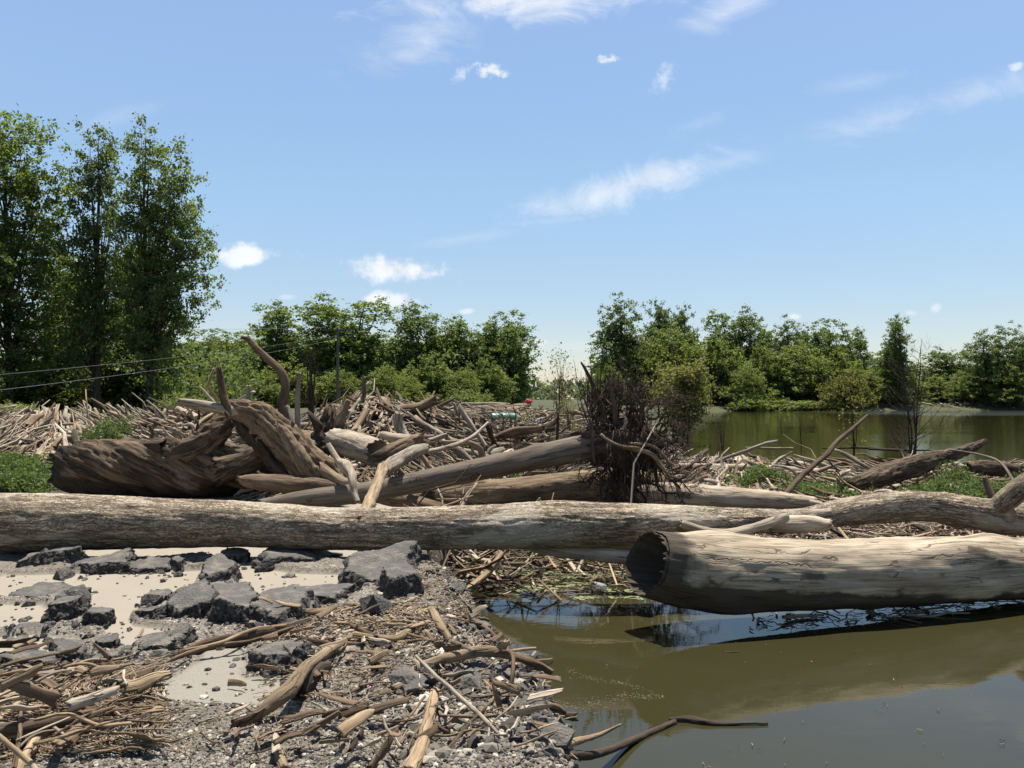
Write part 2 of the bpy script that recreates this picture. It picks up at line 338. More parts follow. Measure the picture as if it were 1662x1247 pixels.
def ground(x, y, full=False):
    sd_ = shore(x, y)
    wv = .14 + .12 * np.clip(y - 9, 0, 40)
    land = sstep(sd_, -wv, wv * .6)
    near = y < 13
    isl = sstep(x, 2.3, 3.3) * sstep(y, 9.2, 9.9) * (y < 15)
    land = np.maximum(land, isl)
    top = np.where(near, 0.0, np.interp(y, [13, 14.5, 26, 30, 60, 150, 400, 9000], [0, .0, .05, .1, .55, .5, 1.2, 2.0]))
    raft = sstep(x, .8, 3.5) * (y > 12.5) * (y < 26); top = top * (1 - raft) + (-.27) * raft; top = np.where((x > 2) & (y < 13), -.30, top)
    east = sstep(x, 1.0, 9.0) * (y > 26) * (y < 130); top = top * (1 - east) + np.minimum(top, .1) * east
    for mx, my, sx, sy, h in MOUNDS: top = top + h * np.exp(-((x - mx) / sx) ** 2 - ((y - my) / sy) ** 2)
    p = np.stack([x, y, 0 * x], -1)
    far = np.clip((y - 12) / 12, 0, 1) 
    z = -.95 + (top + .95) * land
    z = z + land * far * (.10 * fbm(p * .8, 4))
    if not full: 
        return z
    conc = np.full(x.shape, -9.)
    for c in CONC: conc = np.maximum(conc, near_poly(x, y, c))
    pale = np.full(x.shape, -9.)
    for c in PALE: pale = np.maximum(pale, near_poly(x, y, c, .05))
    on = (y < 14) & (y > 1) & (x > -8)
    cm = np.where(on, sstep(conc, -.004, .012), 0); pm = np.where(on, sstep(pale, -.03, .03), 0)
    crust = np.where(on, .045 + .035 * fbm(p * 4, 3), .0)
    rough = .016 * fbm(p * 24, 4, .65) + .03 * np.maximum(0, fbm(p * 9 + 4, 3))
    lump = sstep(y, 6.3, 4.8) * .05 * fbm(p * 2.2 + 9, 3)
    z = z + land * (y < 14) * (1 - cm) * ((crust + rough + lump) * (1 - pm) + pm * (.055 + .003 * fbm(p * 30, 2)))
    return z, cm, pm, sd_, land
def axis(a, b, st, lo, hi, gr=1.07):
    l = list(np.arange(a, b, st)); s_ = st; v = l[0]; pre = []
    while v > lo: s_ *= gr; v -= s_; pre.append(v)
    s_ = st; v = l[-1]
    while v < hi: s_ *= gr; v += s_; l.append(v)
    return np.array(pre[::-1] + l)
gx = axis(-3.4, .75, .0135, -5000, 5000); gy = axis(3.0, 9.2, .0165, -60, 9000, 1.045)
X, Y = np.meshgrid(gx, gy); Z, cm, pm, sd_, land = ground(X, Y, True)
mb = MB(); nx, ny = len(gx), len(gy)
i = np.arange(ny - 1)[:, None] * nx; j = np.arange(nx - 1)[None, :]
q = np.stack([i + j, i + j + 1, i + nx + j + 1, i + nx + j], -1).reshape(-1, 4)
grassn = fbm(np.stack([X * .25, Y * .25, 0 * X], -1), 3)
grass = np.where(Y > 32, sstep(Y, 30, 50) * sstep(grassn, -1.2, -.2), 0)
mud = sstep(sd_, .35, .05) * (Y < 12.5)
mb.add(np.stack([X, Y, Z], -1), q, g=np.stack([cm, pm, grass], -1).reshape(-1, 3), r=mud.ravel())
m, t = new_mat('broken_ground')
at = t.n('ShaderNodeAttribute', attribute_name='grain'); ss = t.n('ShaderNodeSeparateXYZ'); t.put(ss.inputs[0], at.outputs['Vector'])
rt = t.n('ShaderNodeAttribute', attribute_name='rot')
tc = t.n('ShaderNodeTexCoord'); ob = tc.outputs['Object']
nf = t.noise(ob, 95, 6, .7); nm = t.noise(ob, 7, 6, .65); nl = t.noise(ob, 1.6, 5, .6)
vor = t.n('ShaderNodeTexVoronoi'); vor.inputs['Scale'].default_value = 75; t.put(vor.inputs['Vector'], ob)
vsep = t.n('ShaderNodeSeparateColor'); t.put(vsep.inputs[0], vor.outputs['Color'])
stone = t.ramp(vsep.outputs[0], [(0, (.04, .036, .031)), (.35, (.09, .08, .067)), (.7, (.16, .142, .118)), (.93, (.25, .222, .185)), (1, (.38, .35, .29))])
asph = t.mix(t.mr(nm, .35, .7), stone, t.mix(nf, (.075, .067, .056), (.17, .15, .125)))
asph = t.mix(t.mr(nl, .42, .62, 0, .55), asph, t.mix(nf, (.075, .062, .045), (.13, .108, .08)))
conc = t.mix(t.mr(nl, .3, .7), t.mix(nf, (.19, .167, .13), (.25, .22, .174)), t.mix(nm, (.17, .15, .12), (.235, .209, .168)))
conc = t.mix(t.mr(nm, .60, .72, 0, .5), conc, (.13, .108, .08))
pale = t.mix(nf, (.12, .109, .091), (.25, .228, .19))
grs = t.mix(nl, (.026, .038, .012), (.055, .055, .024))
dirt = t.mix(nm, (.032, .025, .018), (.07, .054, .04))
y_ = t.n('ShaderNodeSeparateXYZ'); t.put(y_.inputs[0], ob)
far = t.m('MAXIMUM', t.mr(y_.outputs[1], 12.5, 14.5), t.mr(y_.outputs[0], 1.4, 1.8))
c = t.mix(ss.outputs[1], asph, pale); c = t.mix(ss.outputs[0], c, conc); c = t.mix(far, c, dirt); c = t.mix(ss.outputs[2], c, grs)
wet = t.mr(y_.outputs[2], -.40, -.31, .75, 0); c = t.mix(wet, c, (.04, .034, .022))
c = t.mix(t.m('MULTIPLY', rt.outputs['Fac'], t.mr(nm, .4, .6, 0, .7)), c, (.15, .125, .09))
hb = t.m('ADD', t.m('MULTIPLY', nf, .5), t.m('MULTIPLY', vor.outputs['Distance'], t.m('SUBTRACT', 1.0, ss.outputs[0])))
finish(m, t, c, .9, t.bump(hb, .5, .01), .25)
tag(obj('ground', (mb, m)), kind='structure')
gxi, gyi = gx, gy
def gz(x, y):
    x = np.asarray(x, float); y = np.asarray(y, float)
    ix = np.clip(np.searchsorted(gx, x) - 1, 0, nx - 2); iy = np.clip(np.searchsorted(gy, y) - 1, 0, ny - 2)
    u = (x - gx[ix]) / (gx[ix + 1] - gx[ix]); v = (y - gy[iy]) / (gy[iy + 1] - gy[iy])
    return (Z[iy, ix] * (1 - u) * (1 - v) + Z[iy, ix + 1] * u * (1 - v) + Z[iy + 1, ix] * (1 - u) * v + Z[iy + 1, ix + 1] * u * v)
def gzt(x, y): return float(gz(x, y))
# ---------------------------------------------------------------- water
m, t = new_mat('murky_water'); tc = t.n('ShaderNodeTexCoord'); ob = tc.outputs['Object']
y_ = t.n('ShaderNodeSeparateXYZ'); t.put(y_.inputs[0], ob)
r1 = t.noise(t.vm('MULTIPLY', ob, (1.2, 2.6, 1)), 2.2, 4, .6); r2 = t.noise(t.vm('MULTIPLY', ob, (.06, .25, 1)), 1, 3, .5)
wind = t.mr(y_.outputs[1], 14, 60, .0, 1.0)
amp = t.m('ADD', .0010, t.m('MULTIPLY', wind, t.mr(r2, .35, .65, .0012, .006)))
st = t.mr(y_.outputs[1], 94, 128, 0, 1, True); st = t.m('MULTIPLY', st, t.mr(y_.outputs[1], 150, 128, 0, 1, True)); st = t.m('MULTIPLY', st, t.mr(y_.outputs[0], 40, 62, 0, 1, True))
amp = t.m('ADD', amp, t.m('MULTIPLY', st, .25))
bm = t.n('ShaderNodeBump'); t.put(bm.inputs['Height'], t.m('MULTIPLY', r1, amp)); bm.inputs['Strength'].default_value = 1; bm.inputs['Distance'].default_value = 1.0
mk = t.noise(ob, .7, 4, .5)
c = t.mix(mk, (.0225, .0210, .0088), (.032, .0285, .0122))
finish(m, t, c, .02, bm.outputs[0], .5, IOR=1.33)
mb = MB(); wx = np.array([-3000, 3000.]); wy = np.array([-60, 4000.])
mb.add([(wx[0], wy[0], WZ), (wx[1], wy[0], WZ), (wx[1], wy[1], WZ), (wx[0], wy[1], WZ)], [(0, 1, 2, 3)])
tag(obj('water', (mb, m)), kind='structure')

# ---------------------------------------------------------------- big logs
def log(name, label, cat, pts, mat, group=None, parts=(), **kw):
    """a lying log > trunk; further limbs as parts of the same thing"""
    mb = MB(); p, r = PX(pts); tube(mb, p, r, **kw)
    if not parts:
        return tag(obj(name, (mb, [M[mat]])), label, cat, group)
    c = sum(p, Vector()) / len(p); root = empty(name, (c.x, c.y, gzt(c.x, c.y))); tag(root, label, cat, group)
    bpy.context.view_layer.update()
    def child(nm, mb_, mt):
        o = obj(nm, (mb_, [M[mt]]), root); o.matrix_parent_inverse = Matrix.Translation(-root.location); return o
    child('trunk', mb, mat)
    for nm, pp, mt, k2 in parts:
        mb = MB(); p, r = PX(pp); tube(mb, p, r, **k2); child(nm, mb, mt)
    return root
log('fallen_tree', 'longest log, with cracked grey bark, lying right across the picture', 'fallen log',
    [(-260, 846, 8.3, 96), (-60, 846, 8.3, 92), (150, 847, 8.3, 86), (400, 851, 8.3, 74), (560, 858, 8.3, 69), (760, 856, 8.25, 70), (900, 851, 8.15, 74), (1000, 851, 8.1, 70), (1110, 848, 8.2, 56), (1220, 846, 8.5, 42), (1300, 845, 8.8, 38),
     (1370, 832, 9.2, 44), (1440, 824, 9.3, 50), (1510, 822, 9.4, 46), (1580, 832, 9.5, 50), (1660, 842, 9.6, 56), (1800, 850, 9.7, 60)], 'bark', sides=110, step=.013, rough=.10, rf=5, furrow=.020, ffreq=8, seed=3, knots=7,
    parts=[('branch', [(1600, 838, 9.5, 22), (1630, 815, 9.4, 34), (1660, 792, 9.3, 36), (1700, 765, 9.2, 32)], 'bark', dict(sides=30, step=.03, seed=9, rough=.2)),
           ('branch', [(1105, 850, 7.95, 13), (1160, 866, 8.0, 16), (1215, 860, 8.1, 17), (1270, 843, 8.3, 15), (1275, 838, 8.4, 9)], 'bleached', dict(sides=20, step=.03, seed=4, rough=.25, kink=(.02, 3))),
           ('branch_stub', [(1235, 848, 8.6, 26), (1285, 850, 8.45, 28), (1325, 853, 8.35, 24), (1350, 850, 8.3, 14)], 'bleached', dict(sides=24, step=.02, seed=5, rough=.35, kink=(.03, 4))),
           ('branch_stub', [(1255, 838, 8.7, 20), (1310, 836, 8.8, 18), (1348, 832, 8.9, 14)], 'bleached', dict(sides=20, step=.02, seed=6, rough=.3))])
log('floating_log', 'smooth peeled pale log with a black rotten left end, over the water', 'log',
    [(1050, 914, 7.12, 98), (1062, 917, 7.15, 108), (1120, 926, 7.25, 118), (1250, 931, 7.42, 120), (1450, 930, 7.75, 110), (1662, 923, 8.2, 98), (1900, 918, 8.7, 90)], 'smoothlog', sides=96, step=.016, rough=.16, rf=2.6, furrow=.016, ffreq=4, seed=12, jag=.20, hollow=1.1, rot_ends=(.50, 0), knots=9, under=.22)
log('log', 'thin pale branch hooked under the black end of the peeled log', 'branch', [(850, 884, 8.6, 16), (900, 892, 8.3, 22), (970, 900, 8.1, 22), (1060, 908, 7.8, 22)], 'bleached', sides=24, step=.03, seed=31, rough=.2)
log('log', 'brown branch just above the thin pale branch beneath the longest log', 'branch', [(900, 880, 8.8, 14), (960, 883, 8.7, 17), (1060, 893, 8.6, 18)], 'tan', sides=20, step=.03, seed=32, rough=.2)
log('log', 'dark stub of log under the left end of the longest log', 'log', [(-120, 902, 8.6, 20), (20, 897, 8.5, 22), (75, 892, 8.5, 16)], 'dark', sides=24, step=.03, seed=33)
# the big brown twisted trunk
mbp = [(98, 752, 13.3, 60), (130, 758, 13.3, 86), (200, 762, 13.4, 92), (290, 762, 13.5, 90), (380, 764, 13.6, 84), (470, 770, 13.8, 66), (560, 778, 14, 50)]
log('twisted_trunk', 'huge dark brown twisted trunk with a flaring root, behind the longest log', 'fallen trunk', mbp, 'burl', sides=110, step=.02, rough=.30, rf=1.7, furrow=.13, ffreq=2.6, twist=1.1, under=.35, seed=21, jag=.5, knots=7, rot_ends=(.5, 0),  # under paints shade into the colour of the trunk's lower side
    parts=[('root_flare', [(245, 770, 13.3, 30), (290, 748, 13.25, 52), (328, 725, 13.3, 52), (352, 700, 13.4, 44), (372, 678, 13.5, 34), (392, 664, 13.6, 16)], 'burl', dict(sides=50, step=.02, rough=.45, rf=1.5, furrow=.12, ffreq=2.2, twist=.8, flat=.7, seed=22)),
           ('root', [(360, 765, 13.2, 50), (420, 740, 13.1, 36), (446, 716, 13.2, 20), (455, 700, 13.3, 8)], 'burl', dict(sides=40, step=.03, rough=.35, furrow=.04, seed=23)),
           ('stub', [(200, 738, 13.4, 24), (232, 727, 13.3, 20), (268, 726, 13.2, 22)], 'dark', dict(sides=30, step=.02, rough=.3, seed=24, hollow=-.8)),
           ('root', [(100, 742, 13.4, 30), (150, 722, 13.6, 16), (205, 716, 13.7, 6)], 'brown', dict(sides=24, step=.03, rough=.3, seed=26, kink=(.05, 2)))])
# arch of split trunk
log('dead_tree', 'split brown trunk arching up to the left with upright broken stubs', 'dead tree',
    [(548, 800, 12.4, 46), (520, 772, 12.4, 62), (478, 728, 12.5, 60), (440, 690, 12.6, 50), (405, 668, 12.7, 36), (372, 664, 12.8, 28)], 'brown', sides=70, step=.018, rough=.42, rf=1.5, furrow=.11, ffreq=3.0, seed=41, jag=.8, flat=.6,
    parts=[('branch', [(390, 668, 12.75, 20), (360, 664, 12.7, 18), (320, 657, 12.5, 16), (288, 652, 12.3, 12)], 'grey', dict(sides=28, step=.02, seed=42, rough=.15)),
           ('branch', [(372, 668, 12.7, 17), (363, 645, 12.7, 13), (358, 620, 12.7, 11), (355, 598, 12.7, 9)], 'brown', dict(sides=24, step=.02, seed=43, rough=.25, jag=1.5)),
           ('split_slab', [(515, 782, 12.15, 32), (490, 745, 12.1, 30), (468, 712, 12.2, 20), (450, 690, 12.3, 9)], 'tan', dict(sides=40, step=.02, seed=44, rough=.4, furrow=.07, ffreq=4, jag=1.5, flat=.45)),
           ('root', [(520, 762, 12.2, 24), (545, 778, 12.1, 20), (575, 788, 12.0, 16), (600, 795, 12, 8)], 'tan', dict(sides=24, step=.02, seed=45, rough=.3)),
           ('underside_slab', [(498, 792, 12.6, 30), (462, 758, 12.7, 38), (420, 715, 12.8, 34), (385, 680, 12.9, 20)], 'dark', dict(sides=40, step=.02, seed=46, rough=.5, furrow=.09, ffreq=3))])
log('curved_branch', 'tall S-curved bare branch rising highest above the split trunk', 'branch', [(500, 735, 13.0, 20), (478, 700, 13.1, 18), (460, 662, 13.2, 17), (463, 628, 13.2, 14), (455, 602, 13.2, 13), (430, 579, 13.2, 11), (409, 558, 13.2, 10), (400, 547, 13.2, 9)], 'brown', sides=40, step=.02, seed=51, rough=.15,
    parts=[('twig_stub', [(404, 552, 13.2, 9), (398, 549, 13.15, 7), (392, 548, 13.1, 5)], 'brown', dict(sides=12, step=.02, seed=52))])
log('upright_branch', 'straight pale upright stick beside the S-curved branch', 'branch', [(486, 718, 12.7, 9), (483, 680, 12.7, 9), (483, 640, 12.7, 8), (486, 605, 12.7, 6)], 'grey', sides=18, step=.02, seed=53, rough=.2)
log('upright_branch', 'short pale upright stub standing alone right of the first broken stub', 'branch', [(400, 690, 13.4, 9), (402, 660, 13.4, 9), (404, 626, 13.4, 7)], 'bleached', sides=18, step=.02, seed=54)
log('upright_branch', 'thin pale branch leaning left behind the grey arm of the split trunk', 'branch', [(372, 700, 14, 7), (352, 662, 14, 7), (335, 640, 14, 5), (325, 629, 14, 4)], 'bleached', sides=14, step=.03, seed=55)
log('upright_branch', 'greyish broken slab tilted upright between curved branch and pale upright stick', 'branch', [(505, 725, 12.9, 24), (478, 700, 12.8, 12), (466, 660, 12.9, 8)], 'grey', sides=18, step=.02, seed=56, rough=.4)
# logs in the middle
log('slanted_log', 'slanted grey log of the uprooted tree rising right into its dark root mass', 'uprooted tree', [(425, 822, 11.0, 24), (500, 810, 11.0, 30), (600, 798, 11.1, 33), (720, 774, 11.2, 35), (850, 747, 11.3, 38), (985, 720, 11.4, 46)], 'pole', sides=64, step=.025, rough=.05, rf=6, furrow=.006, seed=61, knots=6,
    parts=[('root_plate', [(955, 728, 11.4, 50), (985, 722, 11.5, 80), (1015, 722, 11.6, 100), (1040, 725, 11.7, 60)], 'roots', dict(sides=60, step=.03, rough=.5, rf=.8, furrow=.08, seed=62, jag=1.2))])
UPROOT = bpy.context.scene.objects['slanted_log']
log('log', 'brown bark-mottled log lying under the slanted log and root mass', 'log', [(690, 802, 12.2, 36), (740, 803, 12.2, 44), (840, 798, 12.4, 46), (960, 790, 12.7, 50), (1070, 788, 13, 44)], 'tan', sides=60, step=.03, rough=.16, furrow=.02, seed=63, rot_ends=(.3, 0), knots=5)
log('log', 'pale log sticking out right from under the dark roots', 'log', [(1010, 800, 12.8, 40), (1070, 804, 12.8, 42), (1150, 808, 12.9, 40), (1240, 812, 13, 32), (1320, 815, 13.1, 18)], 'smoothlog', sides=60, step=.03, rough=.1, furrow=.012, seed=64, knots=3)
log('log', 'short brown log with a broken left tip, under the split trunk', 'log', [(388, 777, 11.9, 8), (405, 781, 11.9, 22), (470, 787, 12, 30), (560, 793, 12.1, 26)], 'brown', sides=44, step=.025, rough=.1, furrow=.012, seed=65, jag=1.6)
log('log', 'brown log end lying behind the slanted log, beside the forked stick', 'log', [(590, 800, 12.0, 16), (640, 810, 11.8, 26), (725, 828, 11.3, 20), (780, 838, 11, 14)], 'brown', sides=36, step=.03, rough=.14, seed=66)
log('round_log', 'rounded tan log end showing behind the split trunk', 'log', [(395, 718, 15.0, 46), (440, 722, 15, 56), (520, 726, 15.6, 50)], 'tan', sides=48, step=.04, rough=.10, rf=3, seed=67, jag=.15)
log('hollow_log', 'pale hollow log with its open dark end facing right', 'log', [(540, 712, 14.5, 34), (570, 722, 14.2, 44), (612, 736, 13.8, 46)], 'bleached', sides=48, step=.02, rough=.08, seed=68, hollow=-2.5, jag=.3, furrow=.03, ffreq=3)
log('dark_stump', 'black rotten root stump standing behind the hollow log', 'stump', [(520, 770, 14.9, 60), (528, 735, 15, 56), (538, 705, 15, 50), (545, 675, 15, 28)], 'roots', sides=60, step=.03, rough=.55, rf=1.0, furrow=.12, seed=69, jag=1.5,
    parts=[('root', [(545, 690, 14.9, 20), (560, 665, 14.9, 12), (566, 650, 14.9, 8)], 'tan', dict(sides=20, step=.03, rough=.4, seed=70)), ('root', [(520, 700, 14.9, 18), (508, 680, 14.8, 10), (500, 668, 14.8, 5)], 'roots', dict(sides=18, step=.03, rough=.4, seed=71))])
log('stump', 'short dark brown broken stump lying across the pale sticks', 'stump', [(618, 748, 12.2, 32), (640, 738, 12.2, 36), (672, 720, 12.3, 28), (688, 712, 12.3, 22)], 'brown', sides=48, step=.02, rough=.25, furrow=.03, seed=72, jag=.8, rot_ends=(.3, 0))
log('forked_branch', 'tan branch with a pointed foot resting on top of the longest log', 'branch', [(622, 758, 10.4, 18), (613, 785, 9.8, 18), (600, 815, 9.0, 20), (585, 845, 8.15, 17)], 'tan', sides=30, step=.015, rough=.18, seed=73, knots=3,
    parts=[('fork', [(620, 765, 10.4, 20), (640, 752, 11, 24), (668, 735, 11.6, 22), (690, 728, 12, 16)], 'grey', dict(sides=24, step=.02, rough=.2, seed=74))])
log('hanging_branch', 'crooked pale branch hanging down in front of the slanted log', 'branch', [(533, 722, 11.4, 8), (548, 745, 11.2, 10), (562, 755, 11, 17), (572, 782, 10.7, 14), (575, 800, 10.6, 11), (581, 815, 10.5, 8)], 'bleached', sides=26, step=.015, rough=.3, seed=75, kink=(.02, 5))
log('pale_branch', 'thick white flat-ended branch standing among the grey branches', 'branch', [(662, 712, 14.4, 10), (652, 700, 14.5, 17), (646, 685, 14.5, 16), (648, 670, 14.5, 14)], 'bleached', sides=24, step=.02, seed=76, rough=.1)
log('pale_branch', 'white forked driftwood lying at the foot of the white standing branch', 'branch', [(618, 705, 14.2, 10), (645, 712, 14.1, 17), (668, 712, 14, 12)], 'bleached', sides=24, step=.02, seed=77, rough=.3)
log('long_branch', 'long thin pale branch bending up to the right behind the slanted log', 'branch', [(690, 734, 13, 7), (735, 724, 13.3, 8), (768, 708, 13.6, 6), (792, 686, 13.8, 4)], 'bleached', sides=14, step=.03, seed=78, rough=.2)
log('plank', 'flat grey plank leaning steeply in the debris field', 'plank', [(790, 728, 15.5, 12), (768, 695, 16.5, 13), (745, 661, 17.5, 13)], 'grey', sides=12, step=.05, seed=79, rough=.05, flat=.3)
for k, (a, lab, mt) in enumerate([([(648, 665, 34, 9), (720, 668, 36, 13), (790, 666, 37, 15), (858, 660, 38, 12)], 'thickest far log of the low stack below the light green bush', 'tan'),
                              ([(655, 674, 31, 7), (700, 678, 31, 9), (780, 674, 32, 12), (842, 664, 33, 10)], 'lowest far log of the low stack, with a lit top', 'bleached'),
                              ([(725, 655, 42, 4), (790, 656, 42, 6), (828, 657, 42, 5)], 'topmost thin log of the low far stack', 'grey'),
                              ([(560, 664, 40, 5), (620, 662, 40, 7), (700, 664, 40, 6)], 'thin grey log lying left of the low far stack', 'grey'),
                              ([(700, 690, 26, 10), (790, 696, 26, 12), (850, 700, 26, 9)], 'dark log half sunk in the brown debris field', 'brown'),
                              ([(870, 690, 24, 6), (910, 700, 23, 11), (945, 706, 22, 9)], 'dark log running into the left side of the root mass', 'brown'),
                              ([(790, 722, 18, 8), (870, 724, 18, 12), (940, 722, 18, 8)], 'brown log lying just above the slanted log on the debris', 'brown')]):
    log('log', lab, 'log', a, mt, sides=24, step=.08, seed=81 + k, rough=.15, kink=(.05, .8))
# right side
log('log', 'long straight grey log lying on the waterline behind the green weeds', 'log', [(1085, 757, 19.5, 10), (1150, 759, 19.5, 13), (1250, 762, 19.5, 14), (1370, 770, 19.3, 12), (1410, 774, 19.2, 8)], 'smoothlog', sides=30, step=.06, seed=91, rough=.08)
log('bark_log', 'rugged dark bark log rising to the right with its broken tip over the water', 'log', [(1378, 790, 16.0, 18), (1420, 776, 16.3, 34), (1480, 757, 16.8, 34), (1530, 742, 17.2, 24), (1570, 730, 17.5, 16), (1600, 716, 17.8, 8)], 'burl', sides=60, step=.03, rough=.2, furrow=.05, ffreq=5, seed=92, jag=1.0)
log('log', 'short thick bark log lying low by the right edge of the picture', 'log', [(1570, 758, 16.8, 14), (1605, 760, 16.8, 24), (1655, 765, 16.7, 22)], 'burl', sides=40, step=.03, rough=.2, furrow=.04, seed=93)
log('leaning_branch', 'dark straight branch leaning up to the right over the weeds', 'branch', [(1272, 806, 13.5, 9), (1310, 765, 14, 9), (1350, 728, 14.5, 8), (1385, 695, 15, 6), (1408, 674, 15.3, 4)], 'brown', sides=16, step=.03, seed=94, rough=.2, knots=5, kink=(.03, 1.5))
log('log', 'pale branch leaning out of the weeds toward the longest log', 'branch', [(1225, 800, 13.5, 12), (1270, 806, 13.3, 16), (1320, 817, 13, 11), (1345, 822, 13, 6)], 'bleached', sides=18, step=.03, seed=95, rough=.2)
log('branch', 'long curved branch over the water edge at the top of the heap', 'branch', [(1160, 752, 20, 5), (1200, 738, 20, 6), (1235, 724, 20, 6), (1262, 716, 20, 4)], 'grey', sides=12, step=.06, seed=96, rough=.2, kink=(.08, .8))
log('branch', 'straight stick lying level just above the water edge heap', 'branch', [(1210, 727, 20.5, 3), (1250, 728, 20.5, 4), (1288, 728, 20.5, 4)], 'tan', sides=10, step=.08, seed=97)
log('branch', 'forked pale branch standing at the right side of the root mass', 'branch', [(1060, 745, 12.4, 5), (1075, 722, 12.4, 6), (1080, 700, 12.4, 6), (1086, 677, 12.4, 4)], 'tan', sides=14, step=.03, seed=98)
log('branch', 'broken brown slab sticking up from the weeds near the right edge', 'plank', [(1612, 812, 13.6, 16), (1605, 795, 13.7, 16), (1598, 775, 13.8, 12)], 'brown', sides=14, step=.03, seed=99, flat=.4)
log('branch', 'thin branch arching down at the right edge of the picture', 'branch', [(1540, 730, 16, 3), (1590, 738, 15.5, 3), (1625, 752, 15, 4), (1650, 790, 14.5, 5)], 'grey', sides=10, step=.05, seed=100)
log('branch', 'small drift log lying flat in the water beyond the leaning branch', 'branch', [(1335, 728, 30, 2), (1400, 727, 30, 4), (1440, 730, 30, 3)], 'dark', sides=10, step=.1, seed=101)
log('branch', 'long thin log floating flat behind the bare water tree', 'branch', [(1410, 729, 29, 3), (1470, 731, 29, 4), (1510, 731, 29, 2)], 'dark', sides=10, step=.1, seed=102)
# ---------------------------------------------------------------- roots of the uprooted tree
def attach(o, root): o.parent = root; o.matrix_parent_inverse = Matrix.Translation(-Vector(root.location)); return o
mb = MB(); rs = np.random.default_rng(5)
c0 = P(1008, 728, 11.45)
def root(st, d, ln, r0, lev, sd):
    r_ = np.random.default_rng(sd); d = d.normalized(); side = Vector(r_.normal(0, 1, 3)); side -= d * side.dot(d); side = side * .16 * ln / (side.length + 1e-6)
    a = st + d * ln * .35 + side; b = st + d * ln * .7 - side * .6 + Vector((0, 0, -.05 * ln)); c = st + d * ln + side * .9 + Vector((0, 0, -.12 * ln))
    tube(mb, [st, a, b, c], [r0, r0 * .75, r0 * .5, r0 * .22], sides=(10, 7, 5, 4)[lev], step=max(.03, ln / 9), kink=(.02, 5), seed=sd, jag=.5, rough=.25)
    if lev < 3:
        for q_ in range((6, 5, 3)[lev]):
            f = r_.uniform(.25, .95); p_ = st.lerp(c, f) + side * (1 - abs(f - .4)) * .8; dd = (d + Vector(r_.normal(0, .62, 3))).normalized()
            root(p_, dd, ln * r_.uniform(.35, .7), r0 * r_.uniform(.28, .5), lev + 1, sd * 7 + q_ + 1)
for k in range(28):
    a = k / 28 * 6.283 + rs.normal(0, .12); d = Vector((math.cos(a) * .95, rs.normal(-.15, .35), math.sin(a)))
    ln = rs.uniform(.48, .66) * (1.25 if math.sin(a) < -.2 or abs(math.cos(a)) < .5 else 1.0) * (.72 if math.cos(a) < -.5 else 1)
    st = c0 + Vector((math.cos(a) * .10 + .08, rs.normal(0, .08), math.sin(a) * .22)); root(st, d, ln, rs.uniform(.022, .045), 0, 50 + k)
for k in range(360):   # hanging strands
    st = P(rs.normal(1030, 27), rs.uniform(690, 775), rs.uniform(11.0, 11.8)); ln = rs.uniform(.2, .6)
    st2 = st + Vector((rs.normal(0, .1), rs.normal(0, .1), -ln * .5)); st3 = st2 + Vector((rs.normal(.02, .05), rs.normal(0, .05), -ln * .5))
    tube(mb, [st, st2, st3], [.006, .004, .002], sides=4, step=.08, kink=(.04, 4), seed=900 + k, jag=0)
for k in range(100):   # upright broken roots on top
    st = P(rs.uniform(950, 1050), rs.uniform(650, 705), rs.uniform(11.2, 11.7)); tx = rs.normal(0, .14)
    tube(mb, [st, st + Vector((tx * .5, 0, .2)), st + Vector((tx, rs.normal(0, .08), rs.uniform(.25, .7)))], [rs.uniform(.005, .016), .008, .002], sides=5, step=.06, kink=(.03, 5), seed=1300 + k, jag=0)
o = obj('roots', (mb, [M['roots']])); attach(o, UPROOT); tag(o, kind='stuff')
mb = MB()
for a in ([(965, 590), (952, 560), (0, 0)],):
    pass
for pts in [[(985, 690, 11.3, 9), (968, 640, 11.3, 8), (950, 600, 11.2, 5), (943, 588, 11.2, 3)], [(1000, 690, 11.2, 8), (992, 640, 11.2, 6), (986, 608, 11.2, 3)], [(958, 680, 11.1, 6), (962, 720, 11.0, 6), (965, 752, 11.0, 4)],
            [(1010, 725, 11.0, 8), (1050, 735, 10.9, 8), (1070, 752, 10.9, 7), (1088, 775, 11, 4)], [(1020, 720, 11.0, 6), (1060, 725, 10.9, 5), (1090, 755, 10.9, 5)], [(975, 705, 11, 5), (1000, 722, 10.9, 5), (1040, 728, 10.9, 4)], [(1060, 700, 11.3, 5), (1078, 720, 11.2, 5), (1084, 740, 11.1, 3)]]:
    p, r = PX(pts); mb = MB(); tube(mb, p, r, sides=12, step=.04, kink=(.02, 5), seed=int(pts[0][0])); attach(obj('root', (mb, [M['tan' if pts[0][1] > 694 else 'roots']])), UPROOT)

